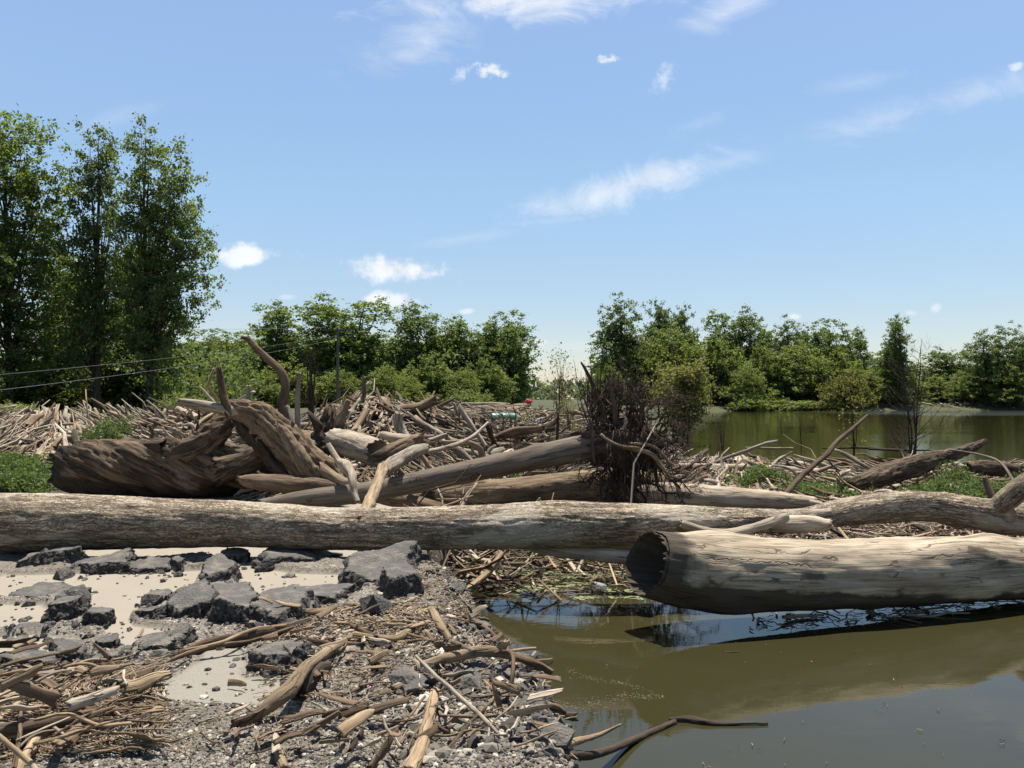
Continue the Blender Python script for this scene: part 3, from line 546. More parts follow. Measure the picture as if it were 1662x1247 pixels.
# ---------------------------------------------------------------- asphalt chunks
def mat_asphalt():
    m, t = new_mat('broken_asphalt'); tc = t.n('ShaderNodeTexCoord'); oi = t.n('ShaderNodeObjectInfo')
    ob = t.vm('ADD', tc.outputs['Object'], t.comb(t.m('MULTIPLY', oi.outputs['Random'], 31), 0, 0)); rt = t.n('ShaderNodeAttribute', attribute_name='rot')
    v = t.n('ShaderNodeTexVoronoi'); v.inputs['Scale'].default_value = 55; t.put(v.inputs['Vector'], ob); s = t.n('ShaderNodeSeparateColor'); t.put(s.inputs[0], v.outputs['Color'])
    nf = t.noise(ob, 70, 6, .7); nm = t.noise(ob, 9, 5, .6)
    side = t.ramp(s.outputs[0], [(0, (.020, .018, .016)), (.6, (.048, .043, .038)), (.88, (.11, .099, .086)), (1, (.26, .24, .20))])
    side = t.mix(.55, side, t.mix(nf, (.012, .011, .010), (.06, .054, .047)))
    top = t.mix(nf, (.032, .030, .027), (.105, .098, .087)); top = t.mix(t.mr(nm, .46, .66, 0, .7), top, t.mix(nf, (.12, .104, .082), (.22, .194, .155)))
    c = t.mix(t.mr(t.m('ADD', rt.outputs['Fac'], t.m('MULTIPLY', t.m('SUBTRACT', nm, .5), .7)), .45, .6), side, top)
    return finish(m, t, c, .82, t.bump(t.m('ADD', nf, t.m('MULTIPLY', v.outputs['Distance'], .8)), .8, .015), .4)
M['asphalt'] = mat_asphalt()
def chunk(name, label, cx, cy, wpx, dpx, hpx, rot=0, tilt=(0, 0), seed=0, n=84, group='broken asphalt chunks on the old pavement', lift=0, sq=.55):
    """a broken slab: flat weathered top, crumbling dark sides; width/depth/height in photo pixels at its place"""
    g = G(cx, cy + dpx * .5, .03); wpx *= .90; hpx *= .85; a = wpx / 2 / F * g.y; dd = abs(G(cx, cy - dpx / 2, 0).y - G(cx, cy + dpx / 2, 0).y) / 2; dd = min(max(dd, a * .3), a * 1.4); h = hpx / F * g.y
    g.y += dd * .9
    th = np.linspace(0, 2 * math.pi, n, endpoint=False); rs = np.random.default_rng(seed + 77)
    ka = np.linspace(0, 6.283, 6, endpoint=False) + rs.uniform(-.5, .5, 6); kd = rs.uniform(.58, 1.1, 6)
    rr = np.min(kd[None] / np.maximum(np.cos(th[:, None] - ka[None]), .12), 1); rr = np.minimum(rr, 1.4)
    rr = rr * (1 + .16 * fbm(np.stack([np.cos(th) * 4 + seed * 7, np.sin(th) * 4, th * 0], 1), 4, .7))
    lv = [(-.5, 1.0), (-.3, 1.07), (-.12, 1.10), (0, 1.08), (.12, 1.09), (.25, 1.05), (.38, 1.04), (.5, .97), (.62, .98), (.74, .94), (.85, .93), (.93, .89), (.985, .85)] + [(1, k) for k in (.79, .72, .65, .58, .5, .42, .34, .26, .18, .09)]
    V = []; rot_ = []
    for zi, s_ in lv:
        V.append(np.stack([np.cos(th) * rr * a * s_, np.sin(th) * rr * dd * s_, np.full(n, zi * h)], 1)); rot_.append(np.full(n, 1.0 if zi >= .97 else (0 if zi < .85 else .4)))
    V = np.concatenate(V); rot_ = np.concatenate(rot_); k = min(a, dd)
    q3 = V * (7 / max(.12, 1)) + seed * 5
    for c_ in range(3):
        V0 = V.copy() if c_ == 0 else V0; V[:, c_] += (.030, .030, .016)[c_] * fbm(V0 * 22 + seed * 5 + c_ * 31, 4, .7) * np.where(rot_ < .5, 1.9, .45) + (.05, .05, .03)[c_] * min(k * 2, .5) * fbm(V0 * 6 + seed * 9 + c_ * 31, 2)
    V[:, 2] += .25 * h * fbm(V * [4, 4, 0] + seed, 2) * (V[:, 2] > .3 * h)
    m_ = len(lv); i = np.arange(m_ - 1)[:, None] * n; j = np.arange(n)[None]; j2 = (j + 1) % n
    q = np.stack([i + j, i + j2, i + n + j2, i + n + j], -1).reshape(-1, 4)
    V = np.vstack([V, V[-n:].mean(0)]); rot_ = np.append(rot_, 1); jj = np.arange(n); b = (m_ - 1) * n
    t_ = np.stack([b + jj, b + (jj + 1) % n, np.full(n, m_ * n)], 1)
    mb = MB(); mb.add(V, q, t_, r=rot_); o = obj(name, (mb, [M['asphalt']]))
    o.location = (g.x, g.y, gzt(g.x, g.y) - .02 + lift); o.rotation_euler = (R(tilt[0]), R(tilt[1]), R(rot)); return tag(o, label, 'asphalt chunk', group)
CH = [  # cx, cy(top middle), width, depth, height px, rot, tilt, label
 (465, 905, 140, 30, 26, 0, (3, 0), 'wide flat grey slab of asphalt just under the longest log'),
 (604, 928, 140, 34, 30, -12, (8, 7), 'largest tilted slab of asphalt with a smooth grey top, sloping toward the shore'),
 (640, 962, 80, 26, 40, 8, (10, 8), 'dark slab hanging down from the right end of the largest tilted slab'),
 (335, 934, 90, 18, 28, 0, (2, 0), 'squarish asphalt block standing on top of the dark mass'),
 (345, 970, 130, 42, 24, 5, (5, -6), 'grey sloping slab between the squarish block and the pale pavement'),
 (300, 985, 95, 32, 42, 0, (6, -5), 'big rough black lump in the middle of the dark mass'),
 (365, 1002, 90, 32, 40, 10, (5, 4), 'rounded black lump at the right foot of the dark mass'),
 (245, 975, 50, 18, 28, 0, (3, 2), 'small dark lump on the left of the dark mass'),
 (232, 1000, 60, 18, 20, 8, (3, 2), 'low black lump at the left foot of the dark mass'),
 (50, 962, 150, 20, 22, 0, (2, 3), 'long thin asphalt slab at the left edge of the pavement'),
 (105, 972, 58, 14, 18, 12, (6, -14), 'small tilted asphalt piece at the right tip of the long thin slab'),
 (430, 1000, 120, 30, 36, 10, (4, -6), 'long crumbling black ridge right of the dark mass'),
 (495, 972, 150, 26, 30, 7, (4, -5), 'dark undercut edge of the crust below the pale pavement triangle'),
 (480, 1002, 90, 12, 14, 14, (4, -7), 'narrow flat slab lying on the black ridge'),
 (470, 958, 48, 14, 18, 20, (8, -12), 'small wedge of asphalt on the pale pavement'),
 (430, 968, 40, 8, 8, 0, (0, 0), 'thin black flake on the pale pavement'),
 (438, 1080, 92, 40, 38, 0, (3, -2), 'isolated thick chunk with a grey top, left of the pale forked stick'),
 (142, 1010, 54, 18, 30, 0, (2, 2), 'round-topped chunk perched on the left rubble'),
 (92, 1000, 62, 24, 34, 5, (4, 3), 'rough black chunk behind the round-topped chunk'),
 (168, 1045, 46, 16, 28, 0, (2, 0), 'small dark chunk in front of the round-topped chunk'),
 (155, 1080, 70, 24, 24, 0, (3, 0), 'pyramid-shaped chunk among the bark at the left'),
 (18, 1034, 40, 12, 12, 0, (2, 0), 'small flat chunk at the left edge'), (90, 1042, 34, 10, 10, 0, (0, 0), 'little chunk left of the small dark chunk'),
 (245, 1042, 120, 18, 22, 10, (4, -8), 'long tilted flat slab below the white pavement tongue'), (240, 1062, 70, 16, 22, 6, (4, -6), 'cracked grey slab beneath the long tilted flat slab'),
 (95, 1068, 60, 18, 22, 0, (3, 4), 'dark broken chunk at the lower left of the rubble'),
 (30, 1086, 130, 18, 24, 5, (3, -4), 'black crust edge running off the left side'), (40, 1014, 110, 14, 18, 6, (3, -3), 'dark broken ridge between two tan pavement patches'),
 (60, 915, 130, 18, 24, 4, (2, -2), 'dark rubble heap under the left part of the longest log'), (150, 920, 110, 14, 16, -4, (2, 3), 'low dark rubble right of the rubble heap'), (105, 903, 42, 12, 20, 0, (4, 0), 'peaked black lump on the rubble heap'),
 (240, 920, 80, 10, 12, 0, (2, 0), 'thin dark crust strip in the shade of the longest log'), (282, 918, 30, 8, 18, 20, (8, 8), 'small pointed grey stone in the shade of the longest log'), (368, 900, 50, 14, 22, 0, (3, 3), 'black lump half under the longest log'),
 (672, 1125, 60, 22, 30, 0, (5, 5), 'asphalt lump beside the thick pale stick in the foreground'), (690, 1095, 24, 10, 14, 0, (0, 0), 'small round stone below the curved branch'), (785, 1100, 60, 20, 14, 8, (4, 3), 'pale flat stone near the shore'),
 (770, 1010, 60, 30, 20, 0, (4, 8), 'brown crusted chunk at the corner of the shore'), (815, 1095, 60, 30, 20, 0, (4, 8), 'brown crusted chunk on the shore below the curved branch'), (860, 1140, 60, 26, 24, 0, (4, 8), 'crumbly chunk at the water edge in the foreground')]
for k, (cx, cy, w_, d_, h_, ro, ti, lab) in enumerate(CH):
    if k == 33: cy += 2
    rq = np.random.default_rng(k + 400); ro += rq.normal(0, 16); ti = (ti[0] + rq.normal(2, 4), ti[1] + rq.normal(0, 5))
    chunk('asphalt_chunk', lab, cx, cy, w_, d_ * rq.uniform(.85, 1.35), h_ * rq.uniform(.75, 1.15), ro, ti, seed=k + 1)
# rubble crumbs: uncountable
def blobs(mb, n, fx, size, seed, squash=.6):
    rs = np.random.default_rng(seed); ph = (1 + 5 ** .5) / 2
    ico = np.array([(-1, ph, 0), (1, ph, 0), (-1, -ph, 0), (1, -ph, 0), (0, -1, ph), (0, 1, ph), (0, -1, -ph), (0, 1, -ph), (ph, 0, -1), (ph, 0, 1), (-ph, 0, -1), (-ph, 0, 1)]) / 1.9
    f = np.array([(0, 11, 5), (0, 5, 1), (0, 1, 7), (0, 7, 10), (0, 10, 11), (1, 5, 9), (5, 11, 4), (11, 10, 2), (10, 7, 6), (7, 1, 8), (3, 9, 4), (3, 4, 2), (3, 2, 6), (3, 6, 8), (3, 8, 9), (4, 9, 5), (2, 4, 11), (6, 2, 10), (8, 6, 7), (9, 8, 1)])
    x, y = fx(rs, n); n = len(x); z = gz(x, y); s_ = rs.lognormal(0, .5, n) * size; s_ = np.minimum(s_, size * 3.2)
    V = ico[None] * rs.uniform(.6, 1.3, (n, 12, 1)) * s_[:, None, None] * np.array([1, 1, squash]) * rs.uniform(.7, 1.3, (n, 1, 3)); V = V + np.stack([x, y, z + s_ * .15], 1)[:, None]
    mb.add(V.reshape(-1, 3), None, (f[None] + np.arange(n)[:, None, None] * 12).reshape(-1, 3), r=np.repeat(rs.random(n), 12))
def samp_px(x0, x1, y0, y1, ok=None):
    def f(rs, n):
        px = rs.uniform(x0, x1, n); py = rs.uniform(y0, y1, n); k = HCAM / (-((CY - py) / F * cp + sp_)); x = (px - CX) / F * k; y = (cp - (CY - py) / F * sp_) * k
        sd = shore(x, y); g = (sd > -.02)
        if ok is not None: g &= ok(x, y)
        return x[g], y[g]
    return f
def notconc(x, y):
    c = np.full(x.shape, -9.)
    for p_ in CONC + PALE[:1]: c = np.maximum(c, near_poly(x, y, p_))
    return c < -.01
m, t = new_mat('gravel'); rt = t.n('ShaderNodeAttribute', attribute_name='rot')
finish(m, t, t.ramp(rt.outputs['Fac'], [(0, (.032, .028, .024)), (.35, (.08, .07, .058)), (.7, (.15, .132, .107)), (.93, (.25, .222, .18)), (1, (.42, .39, .33))]), .9, None, .3); M['gravel'] = m
mbr = MB()
def near_chunks(rs, n):
    k = rs.integers(0, len(CH), n); cx = np.array([c[0] for c in CH])[k]; cy = np.array([c[1] + c[4] * .6 + 4 for c in CH])[k]; w_ = np.array([c[2] for c in CH])[k]; h_ = np.array([c[4] + c[3] * .5 for c in CH])[k]
    px = cx + rs.normal(0, .42, n) * w_; py = cy + rs.normal(0, .45, n) * h_; kk = HCAM / (-((CY - py) / F * cp + sp_)); x = (px - CX) / F * kk; y = (cp - (CY - py) / F * sp_) * kk; g = (shore(x, y) > 0) & (y < 9.5) & (y > 3)
    return x[g], y[g]
blobs(mbr, 700, near_chunks, .014, 71, .8); blobs(mbr, 50, near_chunks, .045, 72, .7)
def shoreblobs(rs, n):
    y = rs.uniform(3.4, 8.2, n); x = np.interp(y, SH[:, 0], SH[:, 1]) + rs.normal(-.11, .07, n); return x, y
blobs(mbr, 260, shoreblobs, .022, 73, .8)
tag(obj('asphalt_rubble', (mbr, [M['asphalt']], False)), 'dark crumbled asphalt lumps lying round the broken chunks and along the shore', 'rubble', kind='stuff')
mb = MB(); blobs(mb, 30000, samp_px(-20, 980, 1085, 1330, notconc), .0052, 1); blobs(mb, 9000, samp_px(-20, 900, 930, 1110, notconc), .0065, 2); blobs(mb, 500, samp_px(-20, 800, 930, 1200), .012, 3)
blobs(mb, 2500, samp_px(640, 960, 930, 1262, notconc), .014, 5)
tag(obj('gravel', (mb, [m], False)), 'loose grey gravel and asphalt crumbs over the broken pavement', 'gravel', kind='stuff')

# ---------------------------------------------------------------- foreground sticks placed by hand
def stick(name, label, pts, mat, z=.05, cat='stick', group='loose sticks on the foreground rubble', zs=None, **kw):
    p = []; r = []
    for k, (px, py, th) in enumerate(pts):
        g = G(px, py, z if zs is None else zs[k]); gg = gzt(g.x, g.y) + th / 2 / F * g.y * .8
        if zs is None and gg > g.z: g.z = gg
        p.append(g); r.append(th / 2 / F * g.y)
    mb = MB(); k2 = dict(sides=18, step=.02, rough=.2, rf=3, kink=(.006, 6)); k2.update(kw); tube(mb, p, r, **k2)
    return tag(obj(name, (mb, [M[mat]])), label, cat, group)
stick('forked_stick', 'long tan forked stick lying over the isolated asphalt chunk', [(395, 1184, 14), (432, 1150, 20), (470, 1118, 26), (500, 1080, 18), (545, 1050, 15), (575, 1030, 8)], 'tan', zs=[.04, .12, .17, .15, .10, .06], seed=1, knots=5, sides=28, step=.012)
stick('dark_log_stub', 'thick dark stub lying under the long forked stick', [(485, 1128, 26), (505, 1105, 28), (530, 1082, 22)], 'dark', seed=2, z=.06, sides=26, furrow=.004)
stick('curved_stick', 'long tan branch curving over the rubble to the water edge', [(645, 1108, 13), (690, 1080, 17), (740, 1066, 17), (790, 1057, 17), (840, 1068, 14), (870, 1078, 13), (896, 1092, 10)], 'tan', zs=[.04, .1, .13, .15, .12, .10, .05], seed=3, knots=4, sides=28, step=.012)
stick('bent_stick', 'tan stick bent upward behind the curved branch', [(575, 1032, 12), (605, 1036, 12), (640, 1037, 13), (665, 1025, 13), (697, 1010, 8)], 'tan', z=.07, seed=4)
stick('bark_scrap', 'reddish brown bark scrap at the left tip of the bent stick', [(570, 1017, 10), (590, 1027, 13), (612, 1036, 9)], 'brown', z=.08, seed=5, flat=.5)
stick('thick_stick', 'thickest pale stick pointing down out of the picture', [(706, 1124, 15), (695, 1170, 20), (682, 1215, 24), (660, 1262, 32)], 'tan', z=.07, seed=6, sides=30, knots=4, step=.012)
stick('thin_stick', 'straight thin pale stick crossing the curved branch', [(675, 1065, 5), (730, 1118, 7), (790, 1172, 7), (835, 1222, 5)], 'bleached', zs=[.16, .15, .1, .06], seed=7)
stick('thin_stick', 'thin brown stick crossing the straight pale one', [(795, 1140, 4), (745, 1195, 6), (700, 1255, 8)], 'brown', zs=[.12, .09, .06], seed=8)
stick('thin_stick', 'thin dark stick left of the thickest pale stick', [(690, 1130, 4), (655, 1172, 5), (595, 1200, 6)], 'brown', zs=[.1, .07, .05], seed=9)
stick('split_stick', 'split tan stick with a frayed top near the shore corner', [(703, 998, 14), (718, 1022, 14), (738, 1048, 9)], 'tan', z=.07, seed=10, furrow=.006, jag=2)
stick('thin_stick', 'dark bent stick lying down the shore to the water', [(690, 985, 3), (750, 1000, 6), (785, 1018, 8), (808, 1036, 4)], 'brown', z=.08, seed=11)
stick('hooked_stick', 'hooked brown stick standing over the curved branch', [(805, 1060, 6), (828, 1060, 7), (833, 1085, 7), (828, 1122, 8)], 'brown', zs=[.17, .2, .16, .06], seed=12)
stick('thin_stick', 'crooked tan stick at the bottom centre of the rubble', [(557, 1190, 6), (556, 1215, 8), (572, 1255, 7)], 'tan', z=.06, seed=13)
stick('thin_stick', 'dark grey stick beside the crooked tan stick', [(588, 1188, 7), (566, 1222, 9)], 'dark', z=.06, seed=14)
stick('long_stick', 'long thin reddish stick running from the left rubble to the centre', [(60, 1140, 4), (160, 1118, 6), (245, 1085, 7), (330, 1052, 7), (410, 1040, 6), (475, 1018, 5)], 'brown', zs=[.05, .08, .1, .12, .12, .09], seed=15)
stick('bark_strip', 'thick peeling strip of bark over the long reddish stick', [(283, 1066, 10), (330, 1052, 22), (390, 1042, 26), (440, 1030, 22), (478, 1012, 9)], 'brown', z=.07, seed=16, flat=.5, furrow=.008)
stick('bark_strip', 'thin bark strip arching over the thick peeling strip', [(300, 1056, 5), (360, 1042, 6), (420, 1020, 6), (480, 1014, 4)], 'tan', zs=[.1, .14, .13, .1], seed=17)
stick('big_branch', 'thick brown branch entering from the left edge', [(-60, 1190, 26), (40, 1182, 24), (100, 1170, 20), (150, 1160, 16), (232, 1157, 7)], 'brown', zs=[.15, .15, .14, .12, .08], seed=18, sides=26, furrow=.005)
stick('big_branch', 'lower fork of the thick brown branch at the left edge', [(85, 1178, 14), (60, 1200, 16), (35, 1240, 18), (25, 1262, 18)], 'tan', zs=[.13, .1, .08, .07], seed=19)
stick('stick', 'straight stick leaning up through the left bark heap', [(-30, 1195, 6), (20, 1150, 9), (58, 1112, 8)], 'tan', zs=[.06, .1, .12], seed=20)
stick('stick', 'curved stick at the lower left corner of the picture', [(-20, 1180, 7), (10, 1205, 8), (50, 1238, 9), (62, 1262, 9)], 'tan', zs=[.25, .2, .12, .08], seed=21)
stick('stick', 'upright thin stick beside the lower left corner stick', [(35, 1150, 5), (32, 1190, 7), (20, 1262, 8)], 'brown', zs=[.2, .16, .08], seed=22)
stick('rotten_wood', 'yellow rotten lump of wood at the left edge', [(-40, 1128, 24), (0, 1126, 28), (32, 1130, 14)], 'tan', z=.08, seed=23, rough=.4)
stick('shore_stick', 'thick dark stick lying from the rubble into the water', [(800, 1227, 12), (860, 1228, 16), (920, 1227, 15), (975, 1222, 13), (1035, 1198, 11), (1096, 1172, 9)], 'dark', zs=[.0, -.06, -.15, -.30, -.385, -.392], seed=24)
stick('shore_stick', 'lit tan stick rising over the thick dark shore stick', [(875, 1224, 8), (925, 1207, 12), (975, 1192, 7), (1008, 1176, 3)], 'tan', zs=[-.05, -.12, -.18, -.14], seed=25)
stick('drifting_stick', 'dark stick drifting alone in the open water', [(1086, 1169, 8), (1115, 1168, 13), (1140, 1172, 12), (1170, 1175, 6), (1246, 1174, 4)], 'dark', zs=[-.39] * 5, seed=26, rough=.4)
stick('drifting_stick', 'tiny stick floating under the peeled log', [(1175, 1060, 3), (1198, 1059, 4)], 'dark', zs=[-.4, -.4], seed=27)
stick('plank', 'wide flat reddish plank at the bottom centre', [(645, 1190, 18), (625, 1218, 22), (600, 1252, 20)], 'brown', z=.06, seed=28, flat=.22, cat='wood chip')
stick('plank', 'upright reddish slab of bark near the shore', [(800, 1105, 17), (806, 1130, 24), (812, 1152, 22)], 'brown', zs=[.17, .12, .05], seed=29, flat=.3, cat='wood chip')
stick('plank', 'pale slab beside the shore sticks', [(848, 1150, 9), (838, 1180, 13), (830, 1200, 12)], 'bleached', z=.05, seed=30, flat=.5, cat='wood chip')
stick('plank', 'short square block of wood in the rubble', [(612, 1058, 14), (610, 1080, 15)], 'tan', z=.07, seed=31, cat='wood chip', jag=.1)
stick('stick', 'pale end of a log at the bottom edge left of the crooked tan stick', [(450, 1225, 12), (462, 1262, 18)], 'tan', z=.06, seed=32)
stick('stick', 'short barrel of branch below the curved branch', [(637, 1120, 14), (660, 1114, 15), (680, 1112, 13)], 'tan', z=.07, seed=33, jag=.1)
stick('stick', 'slim tan stick right behind the curved branch', [(740, 1052, 6), (800, 1060, 8), (870, 1052, 4)], 'tan', z=.08, seed=34)

# ---------------------------------------------------------------- repeats: variants, copies
VAR = {}
def variants(kind, n, L_, rr, mats, branch=.35, sides=8, flat=1, kinkk=.10):
    l = []
    for k in range(n):
        mt = mats[k % len(mats)]; rs = np.random.default_rng(k * 7 + len(kind)); mb = MB(); r = rs.uniform(*rr); bend = rs.normal(0, (.035 if L_ < 1 else .06) * L_, 2)
        tube(mb, [(-L_ / 2, 0, 0), (-L_ / 6, bend[0], bend[1] * .4), (L_ / 6, bend[1], bend[0] * .3), (L_ / 2, 0, 0)], [r, r * rs.uniform(.8, 1.1), r * .85, r * rs.uniform(.3, .8)], sides=sides, step=L_ / 14, rough=.3, kink=(L_ * kinkk * .4, 3 / L_), seed=k + 3, flat=flat, jag=.9)
        adj = 'stout' if r > rr[0] + .6 * (rr[1] - rr[0]) else 'slim' if r < rr[0] + .3 * (rr[1] - rr[0]) else 'plain'
        if rs.random() < branch:
            adj = 'forked'
            x0 = rs.uniform(-.1, .2) * L_; sg = rs.choice([-1, 1])
            tube(mb, [(x0, bend.mean() * .5, 0), (x0 + .14 * L_, sg * .1 * L_, .02 * L_), (x0 + .25 * L_, sg * .22 * L_, .05 * L_)], [r * .7, r * .55, r * .25], sides=6, step=L_ / 14, seed=k + 60, kink=(L_ * .02, 4 / L_))
        l.append((mb.mesh(kind, [M[mt]]), mt, adj))
    VAR[kind] = l
variants('driftwood_branch', 30, 1.6, (.022, .075), ['bleached', 'grey', 'bleached', 'brown', 'tan', 'grey'])
variants('driftwood_log', 8, 2.4, (.09, .17), ['bleached', 'grey', 'brown', 'tan'], branch=.3, sides=16, kinkk=.04)
variants('stick', 24, .42, (.005, .012), ['tan', 'brown', 'tan', 'bleached', 'grey', 'brown'], branch=.25, kinkk=.04)
variants('wood_chip', 14, .15, (.010, .024), ['tan', 'brown', 'bleached', 'brown'], branch=0, flat=.3, sides=8, kinkk=.02)
SHADE = {'bleached': 'bleached', 'grey': 'grey', 'brown': 'brown', 'tan': 'tan', 'dark': 'dark'}
TILT = lambda a: 'flat' if a < 9 else ('tilted' if a < 24 else 'steep')
def place(kind, x, y, z, yaw, pitch, sc, where, cat, group, rs, mats=None):
    l = VAR[kind]; 
    if mats: l = [v for v in l if v[1] in mats]
    k = int(rs.integers(len(l))); me, mt, adj = l[k]
    o = bpy.data.objects.new(kind, me); COL.objects.link(o); o.location = (x, y, z); o.scale = (sc, sc * rs.uniform(.8, 1.3), sc * rs.uniform(.8, 1.3)); o.rotation_euler = (rs.uniform(-3, 3), -R(pitch), yaw)
    size = 'small' if sc < .7 else ('long' if sc > 1.15 else 'middling')
    px = CX + F * x / y; frac = 'leftward' if math.cos(yaw) * math.sin(R(pitch)) < -.05 else ('rightward' if math.cos(yaw) * math.sin(R(pitch)) > .05 else ('end-on' if abs(math.sin(yaw)) > .8 else 'level'))
    noun = kind.replace('_', ' ')
    tag(o, f'{size} {SHADE[mt]} {adj} {noun}, {TILT(abs(pitch))}, {frac}, {where(px, y)}', cat, group); return o
def wl(px, y):
    a = 'by the left edge' if px < 60 else 'above the weeds' if px < 130 else 'left of its bush' if px < 190 else 'right of its bush' if px < 265 else 'by the flaring root'
    return ('low' if y < 22.5 else 'high' if y > 24.5 else 'midway') + f' in the left heap {a}'
def wc(px, y):
    a = 'behind the curved branch' if px < 540 else 'above the hollow log' if px < 620 else 'near the white branch' if px < 700 else 'near the leaning plank' if px < 790 else 'near the barrels' if px < 880 else 'left of the root mass'
    return a + (' in front' if y < 17 else ' at the back' if y > 24 else ' midway')
def wr(px, y):
    a = 'right of the root mass' if px < 1150 else 'near the long waterline log' if px < 1270 else 'under the leaning branch' if px < 1400 else 'by the rugged bark log' if px < 1520 else 'by the right edge'
    return a + (' behind the longest log' if y < 15.5 else ' by the water' if y > 19.5 else ' among weeds')
def pile(n, kind, f, where, group, seed, lift, tiltsd, scr, cat='driftwood', mats=None, dirsd=9):
    rs = np.random.default_rng(seed); x, y = f(rs, n); z = gz(x, y)
    for a, b, c in zip(x, y, z):
        pt = min(78, abs(rs.normal(0, tiltsd))); s_ = rs.uniform(*scr)
        place(kind, a, b, max(c, WZ) + rs.uniform(.02, lift) + .35 * s_ * math.sin(R(pt)), rs.uniform(-math.pi, math.pi), pt, s_, where, cat, group, rs, mats)
def gauss(cx, cy, sx, sy): return lambda rs, n: (rs.normal(cx, sx, n), rs.normal(cy, sy, n))
def wedge(p0, p1, y0, y1):
    def f(rs, n):
        y = np.exp(rs.uniform(math.log(y0), math.log(y1), n)); return (rs.uniform(p0, p1, n) - CX) / F * y, y
    return f
LG = 'branches of the left driftwood heap'; CG = 'branches of the central driftwood heap'; RG = 'branches of the debris by the water'
pile(70, 'driftwood_branch', wedge(-20, 410, 20.5, 26), wl, LG, 11, .16, 13, (.45, 1.15), mats=['bleached', 'grey', 'tan'])
pile(96, 'driftwood_branch', wedge(520, 790, 14.5, 21), wc, CG, 12, .28, 20, (.3, .95))
pile(34, 'driftwood_branch', wedge(700, 950, 18, 34), wc, CG, 14, .15, 7, (.6, 1.4))
pile(66, 'driftwood_branch', wedge(1075, 1662, 13.6, 20.8), wr, RG, 13, .14, 13, (.35, 1.1))
pile(24, 'driftwood_log', wedge(0, 400, 21, 26), wl, 'logs of the left driftwood heap', 15, .3, 14, (.25, .7), mats=['bleached', 'tan', 'grey'])
pile(30, 'driftwood_log', wedge(530, 900, 15, 24), wc, 'logs of the central driftwood heap', 16, .35, 16, (.25, .8))
pile(7, 'driftwood_log', wedge(1100, 1662, 14.2, 19.5), wr, 'logs of the debris by the water', 17, .1, 5, (.4, .7))
def wf(px, y):
    py = 648 + 1.6 * F / y
    if px < 250: return 'in the lower left bark heap'
    if py > 1175: return ('left' if px < 650 else 'right') + ' of the thickest pale stick'
    if px < 560: return 'near the peeling bark strip'
    if px < 700: return 'around the bent stick' if py < 1090 else 'below the curved branch'
    return 'beside the split stick' if py < 1050 else 'near the shore under the curved branch'
FG = 'loose sticks on the foreground rubble'
def lowleft(x, y): return (CX + F * x / y < 260)
pile(56, 'stick', samp_px(-10, 240, 1110, 1262), wf, FG, 21, .08, 7, (.4, .95), 'stick')
pile(48, 'stick', samp_px(430, 890, 1005, 1130), wf, FG, 22, .05, 7, (.25, .75), 'stick')
pile(40, 'stick', samp_px(560, 930, 1130, 1262), wf, FG, 23, .05, 7, (.25, .7), 'stick')
pile(10, 'stick', samp_px(230, 560, 1180, 1262), wf, FG, 24, .03, 5, (.3, .6), 'stick')
pile(70, 'wood_chip', samp_px(430, 880, 1005, 1130), wf, 'wood chips on the foreground rubble', 25, .04, 10, (.45, 1.2), 'wood chip')
pile(40, 'wood_chip', samp_px(-10, 250, 1080, 1262), wf, 'wood chips on the foreground rubble', 26, .07, 10, (.6, 1.6), 'wood chip')
pile(45, 'wood_chip', samp_px(380, 940, 1130, 1262), wf, 'wood chips on the foreground rubble', 27, .03, 10, (.5, 1.3), 'wood chip')

